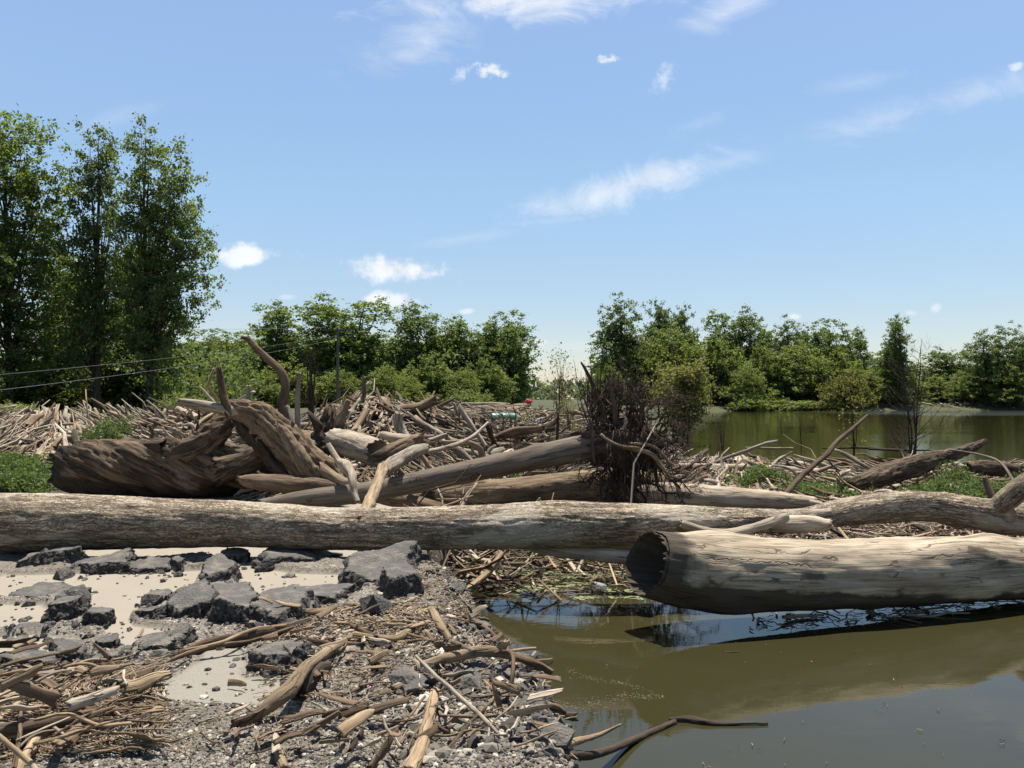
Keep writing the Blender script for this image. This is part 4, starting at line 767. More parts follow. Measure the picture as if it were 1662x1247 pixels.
def litter(mb, x, y, L_, r, seed, lift=.05, tilt=12, zmin=WZ + .01, sides=5, dz=None):
    """many small bent sticks in one mesh (vectorised)"""
    rs = np.random.default_rng(seed); n = len(x); z = np.maximum(gz(x, y), zmin) + rs.random(n) ** 1.5 * lift if dz is None else dz
    yaw = rs.uniform(0, 6.283, n); pt = R(1) * np.abs(rs.normal(0, tilt, n)); ln = rs.lognormal(math.log(L_), .45, n); rad = rs.lognormal(math.log(r), .5, n)
    d = np.stack([np.cos(yaw) * np.cos(pt), np.sin(yaw) * np.cos(pt), np.sin(pt)], 1); sdv = np.stack([-np.sin(yaw), np.cos(yaw), 0 * yaw], 1); u = np.cross(d, sdv)
    c = np.stack([x, y, z + .5 * ln * np.sin(pt)], 1); s = np.linspace(-.5, .5, 4); bend = rs.normal(0, .08, (n, 4)); bend2 = rs.normal(0, .04, (n, 4)); tp = np.array([1, 1, .85, .5])
    ctr = c[:, None] + d[:, None] * (s[None] * ln[:, None])[..., None] + sdv[:, None] * (bend * ln[:, None])[..., None] + u[:, None] * (bend2 * ln[:, None])[..., None]
    th = np.linspace(0, 6.283, sides, endpoint=False)
    off = sdv[:, None, None] * np.cos(th)[None, None, :, None] + u[:, None, None] * np.sin(th)[None, None, :, None] * rs.uniform(.3, 1, (n, 1, 1, 1))
    V = ctr[:, :, None] + off * (rad[:, None] * tp[None])[:, :, None, None]
    g = np.stack(np.broadcast_arrays((np.cos(th)[None, None] * rad[:, None, None]), (np.sin(th)[None, None] * rad[:, None, None]), (s[None] * ln[:, None])[..., None]), -1) + rs.uniform(0, 60, (n, 1, 1, 3))
    i = (np.arange(n) * 4 * sides)[:, None, None] + (np.arange(3) * sides)[None, :, None]; j = np.arange(sides)[None, None]; j2 = (j + 1) % sides
    q = np.stack([i + j, i + j2, i + sides + j2, i + sides + j], -1).reshape(-1, 4)
    e0 = (np.arange(n) * 4 * sides)[:, None]; caps = [np.concatenate([np.stack([e0[:, 0] + o_, e0[:, 0] + o_ + k, e0[:, 0] + o_ + k + 1], 1) for k in range(1, sides - 1)]) for o_ in (0, 3 * sides)]
    nm = 5; mi = rs.choice(len(LM), n, p=LP)
    mb.add(V.reshape(-1, 3), q, np.concatenate(caps), g.reshape(-1, 3), qm=np.repeat(mi, 3 * sides), tm=np.concatenate([np.tile(mi, sides - 2)] * 2))
LM = ['bleached', 'grey', 'brown', 'tan', 'dark']; LP = [.30, .28, .17, .15, .10]
mats = [M[k] for k in LM]
def lit(name, label, sets):
    mb = MB()
    for f, n, L_, r, sd_, lf, tl in sets:
        rs = np.random.default_rng(sd_); x, y = f(rs, n); litter(mb, x, y, L_, r, sd_, lf, tl)
    return tag(obj(name, (mb, mats)), label, 'driftwood debris', kind='stuff')
LP = [.27, .31, .14, .12, .16]
lit('driftwood_debris', 'tangled pale small driftwood filling the left heap', [(wedge(-60, 420, 20, 28), 3600, .38, .026, 31, .2, 20), (wedge(-60, 420, 19.5, 25.5), 1500, .5, .045, 32, .22, 22)])
LP = [.26, .24, .22, .18, .10]
lit('driftwood_debris', 'tangled small branches and sticks filling the central heap', [(wedge(480, 960, 13.8, 24), 4600, .38, .017, 33, .22, 19), (wedge(480, 940, 13.8, 22), 900, .45, .045, 39, .2, 20), (wedge(510, 960, 20, 60), 6500, .7, .022, 34, .10, 6), (wedge(400, 940, 12.6, 16), 900, .4, .02, 35, .10, 14)])
LP = [.22, .22, .22, .26, .08]
lit('bark_litter', 'flat brown bark litter over the debris field near the barrels', [(wedge(690, 950, 15, 34), 5000, .22, .022, 36, .06, 6)])
LP = [.13, .24, .30, .13, .20]
lit('waterside_debris', 'twigs and drift litter between the longest log and the far water', [(wedge(1060, 1720, 12.8, 22.6), 4200, .34, .014, 37, .10, 9), (wedge(1060, 1680, 13, 22), 1100, .42, .04, 38, .14, 12)])
LP = [.12, .16, .3, .36, .06]
lit('twig_litter', 'small twigs, bark shreds and splinters strewn over the foreground rubble', [(samp_px(-20, 270, 1100, 1262), 2200, .09, .003, 41, .05, 8), (samp_px(420, 900, 1000, 1150), 1500, .06, .0028, 42, .03, 8), (samp_px(640, 800, 930, 1020), 900, .06, .003, 43, .03, 6), (samp_px(250, 500, 1170, 1262), 160, .05, .002, 44, .02, 6), (samp_px(440, 700, 995, 1060), 900, .055, .006, 45, .02, 6)])
# raft under the longest log
def rafts(rs, n):
    x = rs.uniform(-.95, 1.25, n); y = rs.uniform(8.2, 10.1, n); k = (y > 8.35 + .10 * np.sin(x * 6)) ; return x[k], y[k]
LP = [.14, .2, .3, .16, .2]
mb = MB(); rs = np.random.default_rng(50); x, y = rafts(rs, 380); litter(mb, x, y, .16, .005, 50, .02, 3); x, y = rafts(rs, 24); litter(mb, x, y, .6, .016, 51, .05, 5); x = rs.uniform(-.95, -.1, 60); y = rs.uniform(8.4, 10.5, 60); litter(mb, x, y, .7, .025, 52, .16, 14)
x = rs.uniform(1.9, 7.6, 2600); y = rs.uniform(8.9, 12.4, 2600); litter(mb, x, y, .35, .012, 53, .10, 8)
x = rs.uniform(-.9, 1.6, 130); y = rs.uniform(8.9, 11.2, 130); litter(mb, x, y, .75, .014, 54, .30, 24)
def band(rs, n):
    px = rs.uniform(1215, 1720, n); Yb = np.interp(px, [1200, 1450, 1662, 1720], [7.4, 7.75, 8.35, 8.6]) + rs.normal(0, .14, n); return (px - CX) / F * Yb, Yb
x, y = band(rs, 170); litter(mb, x, y, .13, .005, 55, .012, 3)
x, y = band(rs, 9); litter(mb, x, y, .4, .012, 56, .02, 3)
x = rs.uniform(.3, 3.2, 60); y = rs.uniform(4.4, 7, 60); litter(mb, x, y, .03, .0015, 57, .002, 0)
tag(obj('floating_debris', (mb, mats)), 'raft of twigs and sticks floating under the longest log', 'floating debris', kind='stuff')
# ---------------------------------------------------------------- leaves
def leafmat(name, c1, c2, trans=.48, tl=2.0):
    m, t = new_mat(name); a = t.n('ShaderNodeAttribute', attribute_name='rot'); oi = t.n('ShaderNodeObjectInfo')
    c = t.mix(a.outputs['Fac'], c1, c2); v = t.mr(oi.outputs['Random'], 0, 1, .88, 1.12); c = t.mix(1.0, c, t.comb(v, v, v), 'MULTIPLY')
    d = t.n('ShaderNodeBsdfDiffuse'); t.put(d.inputs[0], c); tr = t.n('ShaderNodeBsdfTranslucent'); t.put(tr.inputs[0], t.mix(1.0, c, (tl, tl * 1.06, tl * .55), 'MULTIPLY'))
    g = t.n('ShaderNodeBsdfGlossy'); g.inputs['Roughness'].default_value = .6; g.inputs[0].default_value = (1, 1, 1, 1)
    m1 = t.n('ShaderNodeMixShader'); m1.inputs[0].default_value = trans; t.nt.links.new(d.outputs[0], m1.inputs[1]); t.nt.links.new(tr.outputs[0], m1.inputs[2])
    m2 = t.n('ShaderNodeMixShader'); m2.inputs[0].default_value = .02; t.nt.links.new(m1.outputs[0], m2.inputs[1]); t.nt.links.new(g.outputs[0], m2.inputs[2])
    o = t.n('ShaderNodeOutputMaterial'); t.nt.links.new(m2.outputs[0], o.inputs[0]); M[name] = m; return m
leafmat('poplar_leaves', (.052, .073, .022), (.112, .138, .042)); leafmat('willow_leaves', (.074, .094, .028), (.128, .148, .046))
leafmat('dark_leaves', (.050, .069, .026), (.094, .115, .043)); leafmat('yellow_leaves', (.08, .085, .026), (.13, .125, .04)); leafmat('weed_leaves', (.034, .056, .016), (.072, .100, .032))
leafmat('far_leaves', (.055, .07, .05), (.08, .10, .065))
def leaves(mb, C, n_per, spread, size, rs, tone=None, updown=.0, asp=.62):
    """rhombic leaves scattered round the points C"""
    N = len(C) * n_per; c = np.repeat(C, n_per, 0) + rs.normal(0, 1, (N, 3)) * np.asarray(spread) * rs.uniform(.35, 1.15, (N, 1))
    d = rs.normal(0, 1, (N, 3)); d[:, 2] += updown; d /= np.linalg.norm(d, axis=1)[:, None]; e = np.cross(d, rs.normal(0, 1, (N, 3))); e /= np.linalg.norm(e, axis=1)[:, None]
    s = size * rs.uniform(.6, 1.3, (N, 1)); V = np.stack([c - d * s, c + e * s * asp - d * s * .15, c + d * s, c - e * s * asp - d * s * .15], 1)
    tn = np.repeat(rs.random(len(C)) if tone is None else tone, n_per) * .65 + rs.random(N) * .35
    mb.add(V.reshape(-1, 3), np.arange(N * 4).reshape(-1, 4), r=np.repeat(tn, 4))
def tree_mesh(kind, seed, lobes, H, puffs, n_per, psize, leaf, mat, trunk_r, droop=0, limbs=True, stems=1, gap=.0):
    """lobes: (x, z, rx, rz) in units of H; returns trunk mesh, crown mesh"""
    rs = np.random.default_rng(seed); C = []; wts = np.array([l[2] ** 1.3 * l[3] for l in lobes]); wts /= wts.sum()
    for k in range(puffs):
        l = lobes[rs.choice(len(lobes), p=wts)]; u = rs.normal(0, 1, 3); u /= np.linalg.norm(u); rad = rs.uniform(.25, 1.0) ** .55
        dx, dy, dz = u * rad; oy = 0 if len(l) < 5 else l[4]
        C.append(((l[0] + dx * l[2]) * H, (oy + dy * l[2]) * H, max(.02, l[1] + dz * l[3]) * H))
    C = np.array(C); C += rs.normal(0, .012 * H, C.shape)
    mb = MB()
    sub = np.repeat(C, 3, 0) + rs.normal(0, 1, (len(C) * 3, 3)) * psize * H * [1.0, 1.0, .9]
    tone = np.clip(rs.normal(.5, .28, len(C)), 0, 1).repeat(3)
    leaves(mb, sub, n_per // 3, np.array([.55, .55, .42]) * psize * H, leaf, rs, tone)
    crown = mb.mesh('crown', [M[mat]], False)
    tb = MB(); top = max(l[1] + l[3] * .6 for l in lobes) * H
    for s_ in range(stems):
        ox = (s_ - (stems - 1) / 2) * .10 * H; l = lobes[min(s_, len(lobes) - 1)]
        tube(tb, [(ox * .3, 0, -.3), (ox * .45, 0, H * .15), (ox * .8 + l[0] * H * .5, rs.normal(0, .01) * H, H * .45), (l[0] * H, 0, (l[1] + l[3] * .7) * H)], [trunk_r * 1.25, trunk_r, trunk_r * .65, trunk_r * .12], sides=9, step=H / 30, rough=.15, kink=(.012 * H, 4 / H), seed=seed + s_, jag=0)
    if limbs:
        for k in range(0, len(C), max(1, len(C) // 60)):
            c = C[k]; z0 = c[2] * rs.uniform(.35, .75); l = lobes[0]; fx = np.interp(z0, [0, .45 * H, (l[1] + l[3] * .7) * H], [0, l[0] * H * .5, l[0] * H])
            tube(tb, [(fx, 0, z0), ((c[0] + fx) * .55, c[1] * .4, z0 + (c[2] - z0) * .45), tuple(c)], [trunk_r * .34, trunk_r * .2, trunk_r * .05], sides=5, step=H / 14, rough=.1, kink=(.01 * H, 5 / H), seed=k, jag=0)
    return tb.mesh('trunk', [M['treebark']]), crown
def treev(kind, **k): return [tree_mesh(kind, **k)]
def rl(seed, base, n, w, z0, z1, r=(.09, .16)):
    rs = np.random.default_rng(seed); L_ = list(base)
    for k in range(n): z = rs.uniform(z0, z1); L_.append((rs.uniform(-w, w) * (1.15 - z * .7), z, rs.uniform(*r), rs.uniform(.07, .13), rs.uniform(-w, w) * .6))
    return L_
TV = {}
# tall near poplars (each its own shape)
TV['pop'] = [tree_mesh('pop', 100 + k, lb, 22, n_, 120, .027, .12, 'poplar_leaves', .24) for k, (lb, n_) in enumerate([
    ([(-.02, .60, .15, .36), (.10, .62, .07, .22), (.03, .84, .09, .15), (-.09, .82, .08, .15), (-.05, .36, .15, .24), (.09, .33, .10, .2, .05), (0, .16, .12, .12)], 330),
    ([(0, .84, .055, .15), (-.05, .68, .06, .20), (.04, .62, .065, .22), (-.03, .42, .09, .20), (.06, .34, .07, .16), (-.05, .2, .07, .12)], 200),
    ([(-.02, .84, .06, .15), (.07, .76, .07, .18), (.12, .60, .08, .17), (-.02, .60, .08, .20), (.10, .42, .08, .14), (.0, .36, .09, .2), (.03, .18, .07, .12), (.14, .50, .04, .05), (.17, .66, .035, .05)], 270),
    ([(.0, .72, .08, .26), (.04, .45, .09, .2), (-.04, .3, .10, .18), (0, .14, .1, .1)], 170)])]
TV['cot'] = [tree_mesh('cot', 110 + k, rl(210 + k, lb, 2, .15, .15, .75, (.06, .10)), 16, 270, 84, .034, .15, 'poplar_leaves', .2) for k, lb in enumerate([
    [(0, .62, .17, .36), (.02, .42, .20, .26), (0, .22, .20, .2)], [(-.10, .68, .13, .30), (.10, .70, .14, .28), (0, .42, .2, .26), (0, .2, .22, .2)], [(0, .66, .12, .32), (-.05, .42, .14, .28), (.06, .32, .15, .26)], [(.03, .64, .15, .34), (-.08, .5, .12, .26), (.06, .28, .18, .24)]])]
TV['dark'] = [tree_mesh('dark', 120 + k, rl(220 + k, lb, 3, .18, .15, .8, (.07, .11)), 18, 270, 84, .034, .165, 'dark_leaves', .24) for k, lb in enumerate([
    [(0, .66, .16, .32), (-.07, .42, .2, .28), (.08, .36, .2, .3), (0, .2, .25, .2)], [(0, .64, .12, .34), (.03, .4, .15, .3), (0, .22, .2, .2)], [(-.1, .66, .14, .28), (.1, .70, .14, .28), (0, .42, .22, .3), (0, .22, .26, .22)]])]
TV['wil'] = [tree_mesh('wil', 130 + k, rl(230 + k, lb, 9, .3, .15, .7), 10, 190, 96, .048, .145, 'willow_leaves', .14, stems=3) for k, lb in enumerate([
    [(0, .6, .32, .36), (-.1, .35, .34, .3), (.15, .3, .32, .28)], [(.05, .68, .26, .3), (-.2, .45, .28, .34), (.22, .4, .28, .32), (0, .2, .4, .2)]])]
TV['bush'] = [tree_mesh('bush', 140 + k, rl(240 + k, [(0, .45, .5, .42), (-.3, .35, .4, .3), (.35, .3, .4, .3)], 6, .5, .2, .7), 3, 120, 54, .11, .10, 'willow_leaves', .05, stems=3, limbs=False) for k in range(2)]
TV['yel'] = [tree_mesh('yel', 150, rl(250, [(0, .55, .34, .38), (-.2, .4, .3, .3), (.25, .36, .3, .28)], 8, .4, .2, .75), 8, 150, 48, .07, .17, 'yellow_leaves', .12, stems=3)]
HV = dict(pop=22, cot=16, dark=18, wil=10, bush=3, yel=8)
for k in ('wil', 'bush', 'yel'):       # crown extents so that a wanted width in pixels can be met
    pass
ext = {}
for k, l in TV.items():
    for i, (a, b) in enumerate(l):
        co = np.zeros(len(b.vertices) * 3, np.float32); b.vertices.foreach_get('co', co); co = co.reshape(-1, 3); ext[k, i] = (np.percentile(co[:, 0], 99.0) - np.percentile(co[:, 0], 1.0), np.percentile(co[:, 2], 99.8), (np.percentile(co[:, 0], 99.0) + np.percentile(co[:, 0], 1.0)) / 2)
def tree(kind, v, px, ptop, wpx, Y, name, label, cat, group=None, flip=False, zb=None, yaw=None):
    x = (px - CX) / F * Y; zg = float(gz(x, Y)) if zb is None else zb; top = P(px, ptop, Y).z; W, Hh, mid = ext[kind, v]
    s = (top - zg) / Hh; sx = (wpx / F * Y) / W * (-1 if flip else 1)
    root = empty(name, (x - mid * sx, Y, zg)); root.scale = (sx, abs(sx), s); tag(root, label, cat, group)
    a, b = TV[kind][v]; obj('trunk', a, root); obj('crown', b, root); return root
LG_ = 'tall poplars at the left'
tree('pop', 0, 14, 176, 195, 60, 'poplar_tree', 'tallest and widest poplar at the left edge of the picture', 'tree', LG_)
tree('pop', 1, 152, 210, 108, 60, 'poplar_tree', 'slender poplar in the middle of the tall left group', 'tree', LG_)
tree('pop', 2, 264, 206, 145, 59, 'poplar_tree', 'poplar at the right of the tall left group, with ragged right side', 'tree', LG_)
tree('pop', 3, 95, 390, 90, 66, 'poplar_tree', 'poplar between the tallest one and the slender one', 'tree', LG_)
tree('pop', 3, 205, 400, 90, 66, 'poplar_tree', 'poplar behind the gap of the two slender left poplars', 'tree', LG_, True)
tree('pop', 3, -70, 200, 150, 56, 'poplar_tree', 'poplar cut by the left edge of the picture', 'tree', LG_)
tree('pop', 1, 120, 420, 130, 70, 'poplar_tree', 'shorter poplar in the shade behind the tall left group', 'tree', LG_, True)
tree('pop', 3, 240, 400, 120, 67, 'poplar_tree', 'shorter poplar behind the foot of the ragged right poplar', 'tree', LG_)
tree('wil', 0, 40, 590, 140, 64, 'understory_tree', 'low tree under the tallest poplar', 'tree', 'low trees beneath the tall poplars'); tree('wil', 1, 190, 580, 190, 66, 'understory_tree', 'low tree under the slender poplar', 'tree', 'low trees beneath the tall poplars')
MG = 'trees of the middle line'
for a in [('cot', 0, 342, 536, 74, 112, 'round-topped tree just right of the tall poplars'), ('cot', 3, 398, 548, 62, 114, 'short tree between the round-topped one and the pointed one'), ('cot', 2, 446, 494, 92, 112, 'pointed tall tree behind the S-curved branch'),
          ('cot', 1, 560, 483, 122, 110, 'broadest twin-topped tree behind the utility pole'), ('cot', 3, 680, 494, 84, 112, 'tall tree right of the twin-topped tree'), ('cot', 2, 738, 516, 66, 113, 'narrow tree between the two tall right ones of the middle line'), ('cot', 0, 716, 545, 60, 118, 'lower tree behind the narrow tree of the middle line'),
          ('cot', 0, 826, 507, 74, 112, 'last tall tree before the gap of sky'), ('cot', 3, 785, 524, 66, 113, 'tree left of the last tall tree before the gap'), ('cot', 2, 640, 560, 66, 116, 'shorter tree left of the tall tree'), ('cot', 1, 500, 560, 84, 118, 'shorter tree left of the twin-topped tree'),
          ('cot', 0, 605, 552, 64, 116, 'shorter tree on the right foot of the twin-topped tree'), ('cot', 3, 300, 560, 80, 108, 'tree hidden low behind the ragged poplar'),
          ('cot', 1, 370, 550, 100, 124, 'wide low tree at the back behind the pale upright stub'), ('cot', 2, 512, 545, 110, 125, 'wide low tree at the back behind the dead bush'), ('cot', 0, 635, 545, 100, 124, 'wide low tree at the back right of the utility pole'), ('cot', 1, 770, 540, 100, 124, 'wide low tree at the back above the long bush'), ('cot', 0, 400, 540, 90, 126, 'wide low tree at the back behind the S-curved branch'), ('cot', 2, 600, 560, 110, 122, 'low spreading tree just right of the utility pole'), ('cot', 3, 712, 555, 100, 122, 'low spreading tree above the far stacked logs')]:
    a = a[:4] + (a[4] * 1.18,) + a[5:]
    tree(*a[:6], 'cottonwood_tree', a[6], 'tree', MG, a[2] % 2 == 0)
for a in [('wil', 0, 625, 592, 66, 88, 'round light green willow below the broadest tree'), ('wil', 1, 470, 585, 110, 100, 'willow low behind the S-curved branch'), ('wil', 0, 385, 590, 100, 98, 'willow left of the pale upright stub'), ('wil', 1, 700, 575, 100, 100, 'willow in front of the tall tree of the middle line'),
          ('wil', 0, 550, 600, 90, 102, 'willow around the foot of the utility pole'), ('wil', 1, 790, 580, 90, 102, 'willow left of the gap of sky'), ('wil', 1, 320, 600, 90, 92, 'willow right under the tall poplars'), ('wil', 0, 660, 610, 70, 95, 'small willow right of the round light green one'), ('wil', 0, 750, 600, 80, 98, 'willow behind the long light bush'), ('wil', 1, 430, 615, 90, 92, 'low willow right of the pale upright stub')]:
    tree(*a[:6], 'willow_tree', a[6], 'tree', 'willows below the middle line of trees')
tree('yel', 0, 345, 606, 100, 80, 'yellowish_shrub', 'yellow-green shrub behind the grey arm of the split trunk', 'shrub'); tree('bush', 0, 758, 630, 74, 70, 'long_bush', 'long low light green bush above the far stacked logs', 'bush')
tree('bush', 1, 575, 640, 50, 60, 'small_bush', 'small light bush right of the utility pole foot', 'bush'); tree('bush', 0, 300, 640, 90, 50, 'small_bush', 'green bush between left heap and middle trees', 'bush'); tree('bush', 1, 20, 652, 110, 42, 'small_bush', 'low bush behind the left heap at the left edge', 'bush')
RG_ = 'trees on the far right bank'
for a in [('dark', 0, 1010, 480, 100, 150, 'tallest leftmost tree of the right bank, beside the gap of sky'), ('dark', 1, 1068, 490, 56, 155, 'second tree from the gap on the right bank'), ('dark', 1, 1112, 498, 50, 156, 'dark tree with a flat top, third from the gap'), ('cot', 1, 1190, 503, 84, 158, 'tree with a split round top behind the willows'),
          ('cot', 2, 1165, 540, 70, 160, 'shorter tree left of the split-topped one'), ('dark', 1, 1236, 528, 56, 160, 'tree between the split-topped one and the dark peak'), ('dark', 0, 1280, 515, 66, 158, 'dark peaked tree in the middle of the right bank'), ('cot', 0, 1345, 520, 74, 156, 'broad tree right of the dark peaked tree'),
          ('cot', 3, 1388, 534, 50, 158, 'last tree of the dense wood before the low gap'), ('dark', 1, 1312, 532, 52, 162, 'tree between the dark peak and the broad tree'), ('cot', 2, 1457, 514, 54, 150, 'single tall narrow tree standing out of the low gap'), ('cot', 0, 1425, 572, 56, 160, 'low tree left of the single narrow tree'),
          ('cot', 3, 1500, 590, 56, 170, 'low tree right of the single narrow tree'), ('cot', 1, 1545, 566, 76, 162, 'medium twin-topped tree on the right of the low gap'), ('dark', 2, 1612, 530, 76, 150, 'tall full tree near the right edge'), ('dark', 0, 1662, 532, 70, 150, 'tall tree cut by the right edge'),
          ('dark', 2, 1130, 560, 100, 165, 'filler tree behind the willows near the left of the bank'), ('dark', 2, 1250, 560, 110, 170, 'filler tree behind the dark peak'), ('dark', 0, 1370, 570, 90, 170, 'filler tree behind the broad tree'), ('cot', 1, 1590, 590, 70, 165, 'lower tree left of the tall full one'), ('dark', 2, 1050, 545, 130, 170, 'wide filler tree behind the tallest bank tree'), ('dark', 0, 1205, 565, 120, 172, 'wide filler tree behind the split-topped one'), ('dark', 2, 1320, 560, 120, 172, 'wide filler tree between dark peak and broad tree'), ('dark', 0, 1560, 600, 100, 172, 'low filler tree right of the low gap'), ('dark', 2, 1640, 560, 100, 168, 'filler tree behind the tall full one'), ('cot', 2, 1455, 600, 70, 168, 'low tree directly behind the single narrow tree')]:
    tree(*a[:6], 'bank_tree', a[6], 'tree', RG_, a[2] % 3 == 0)
for a in [('wil', 0, 1095, 530, 130, 148, 'large willow leaning over the bank left'), ('wil', 1, 1165, 545, 120, 147, 'willow second on the right bank'), ('wil', 0, 1215, 592, 70, 140, 'round willow at the water edge'), ('wil', 1, 1238, 558, 110, 150, 'willow behind the round one'), ('wil', 0, 1300, 558, 130, 149, 'willow under the dark peaked tree'), ('wil', 1, 1362, 568, 110, 149, 'willow under the broad tree'),
          ('wil', 0, 1040, 560, 90, 146, 'willow below the tallest bank tree'), ('wil', 1, 990, 590, 60, 140, 'small willow at the left end of the bank'), ('wil', 0, 1575, 600, 70, 150, 'willow left of the tall full tree'), ('wil', 1, 1640, 590, 80, 147, 'willow at the right edge'), ('wil', 0, 1410, 600, 80, 150, 'small willow by the low gap'), ('wil', 1, 1520, 610, 90, 155, 'low willow right of the single narrow tree'), ('wil', 1, 1120, 600, 90, 143, 'low willow at the waterline behind the saplings')]:
    tree(*a[:6], 'bank_willow', a[6], 'tree', 'willows on the far right bank')
tree('yel', 0, 1375, 595, 84, 138, 'yellowish_tree', 'yellow-green tree at the water edge of the right bank', 'tree'); tree('bush', 0, 1220, 640, 70, 138, 'bank_bush', 'light green bush at the foot of the round willow', 'bush')
tree('bush', 1, 1300, 648, 120, 142, 'bank_bush', 'low grassy bush on the right bank by the drift line', 'bush'); tree('bush', 0, 1450, 640, 60, 150, 'bank_bush', 'low bush under the single narrow tree', 'bush')
# far-off woods closing the horizon
mb = MB(); rs = np.random.default_rng(77); n = 2600; ym = rs.uniform(420, 520, n); xm = rs.uniform(-420, 520, n); zm = 1.2 + rs.random(n) * (7 + 3.5 * np.sin(xm * .05)) 
leaves(mb, np.stack([xm, ym, zm], 1), 10, (2.2, 2.2, 1.4), 1.5, rs); tag(obj('distant_woods', (mb, [M['far_leaves']], False)), 'low distant line of woods on the horizon', 'woods', kind='stuff')
# shade-side undergrowth on the banks
mb = MB(); xm = rs.uniform(16, 112, 2600); ym = 153 + rs.uniform(0, 14, 2600); leaves(mb, np.stack([xm, ym, .4 + rs.random(2600) * np.where((xm > 66), 3.5, 8.5)], 1), 20, (1.0, .9, .8), .34, rs)
xm = rs.uniform(-50, 1.5, 2200); ym = rs.uniform(108, 122, 2200); leaves(mb, np.stack([xm, ym, .4 + rs.random(2200) * 7.5], 1), 20, (.9, .9, .8), .30, rs)
xm = rs.uniform(-50, -22, 700); ym = rs.uniform(62, 74, 700); leaves(mb, np.stack([xm, ym, .5 + rs.random(700) * 5], 1), 20, (.6, .6, .5), .18, rs)
tag(obj('undergrowth', (mb, [M['dark_leaves']], False)), 'dense undergrowth at the feet of the trees', 'undergrowth', kind='stuff')
# ---------------------------------------------------------------- weeds
def weeds(name, label, spots, seed, leaf=.035, mat='weed_leaves'):
    mb = MB(); rs = np.random.default_rng(seed)
    for px, py, Y, w_, h_, n in spots:      # middle px, base py ignored: stands on the ground at depth Y
        x0 = (px - CX) / F * Y; hw = w_ / F * Y / 2; hh = h_ / F * Y
        x = x0 + rs.normal(0, .5, n) * hw; y = Y + rs.normal(0, .5, n) * max(hw * .8, .5); z = np.maximum(gz(x, y), WZ); env = np.exp(-((x - x0) / hw) ** 2 * .7); lump = .6 + .6 * vn(np.stack([x * 3, y * 3, 0 * x], 1))
        C = np.stack([x, y, z + hh * env * lump * rs.uniform(.15, 1.0, n)], 1); leaves(mb, C, 7, (.06, .06, .05), leaf, rs, updown=.5, asp=.38)
        for k in range(0, n, 6):
            b = Vector((x[k], y[k], z[k] - .03)); tp = Vector(C[k]); v = np.array([b + Vector((.004, 0, 0)), b - Vector((.004, 0, 0)), tp]); mb.add(v, None, [(0, 1, 2)], r=.3)
    return tag(obj(name, (mb, [M[mat]], False)), label, 'weeds', kind='stuff')
weeds('weed_patch', 'thick green weeds growing at the left edge behind the longest log', [(30, 0, 14.4, 110, 30, 800), (-20, 0, 15.5, 120, 46, 800), (70, 0, 15.5, 60, 36, 360), (30, 0, 17.5, 120, 30, 420)], 1)
weeds('weed_patch', 'green leafy weeds growing up through the left heap', [(165, 0, 20, 70, 62, 420), (150, 0, 19.4, 70, 30, 300), (195, 0, 21, 50, 56, 260)], 2)
weeds('weed_patch', 'green weeds among the waterside debris right of the roots', [(1240, 0, 17, 95, 38, 620), (1115, 0, 15, 90, 22, 360), (1300, 0, 15.5, 90, 30, 380), (1350, 0, 15, 100, 26, 380), (1440, 0, 15, 90, 16, 160), (1180, 0, 18.5, 60, 14, 120), (1350, 0, 18, 70, 14, 120)], 3, .03)
weeds('weed_patch', 'green weeds under the rugged bark log at the right', [(1530, 0, 14.6, 130, 42, 800), (1480, 0, 14.6, 60, 18, 140), (1600, 0, 15, 80, 34, 360), (1560, 0, 16, 100, 46, 420), (1655, 0, 15.5, 50, 36, 200)], 4, .03)
weeds('weed_patch', 'sparse weeds between the leaning plank and the barrels', [(855, 0, 24, 34, 20, 130), (770, 0, 17, 50, 16, 120), (830, 0, 15.5, 50, 12, 80), (880, 0, 12.6, 90, 30, 130)], 5, .03)
weeds('tall_grass', 'grass and low growth between the driftwood and the trees', [(px, 0, Y, 170, 20, 260) for px in (-40, 60, 160, 260, 360) for Y in (36, 46)], 6, .07)
weeds('bank_grass', 'grass on the far bank at the waterline', [(px, 0, 151, 90, 7, 200) for px in (1180, 1260, 1300, 1360, 1480, 1600)], 7, .16)
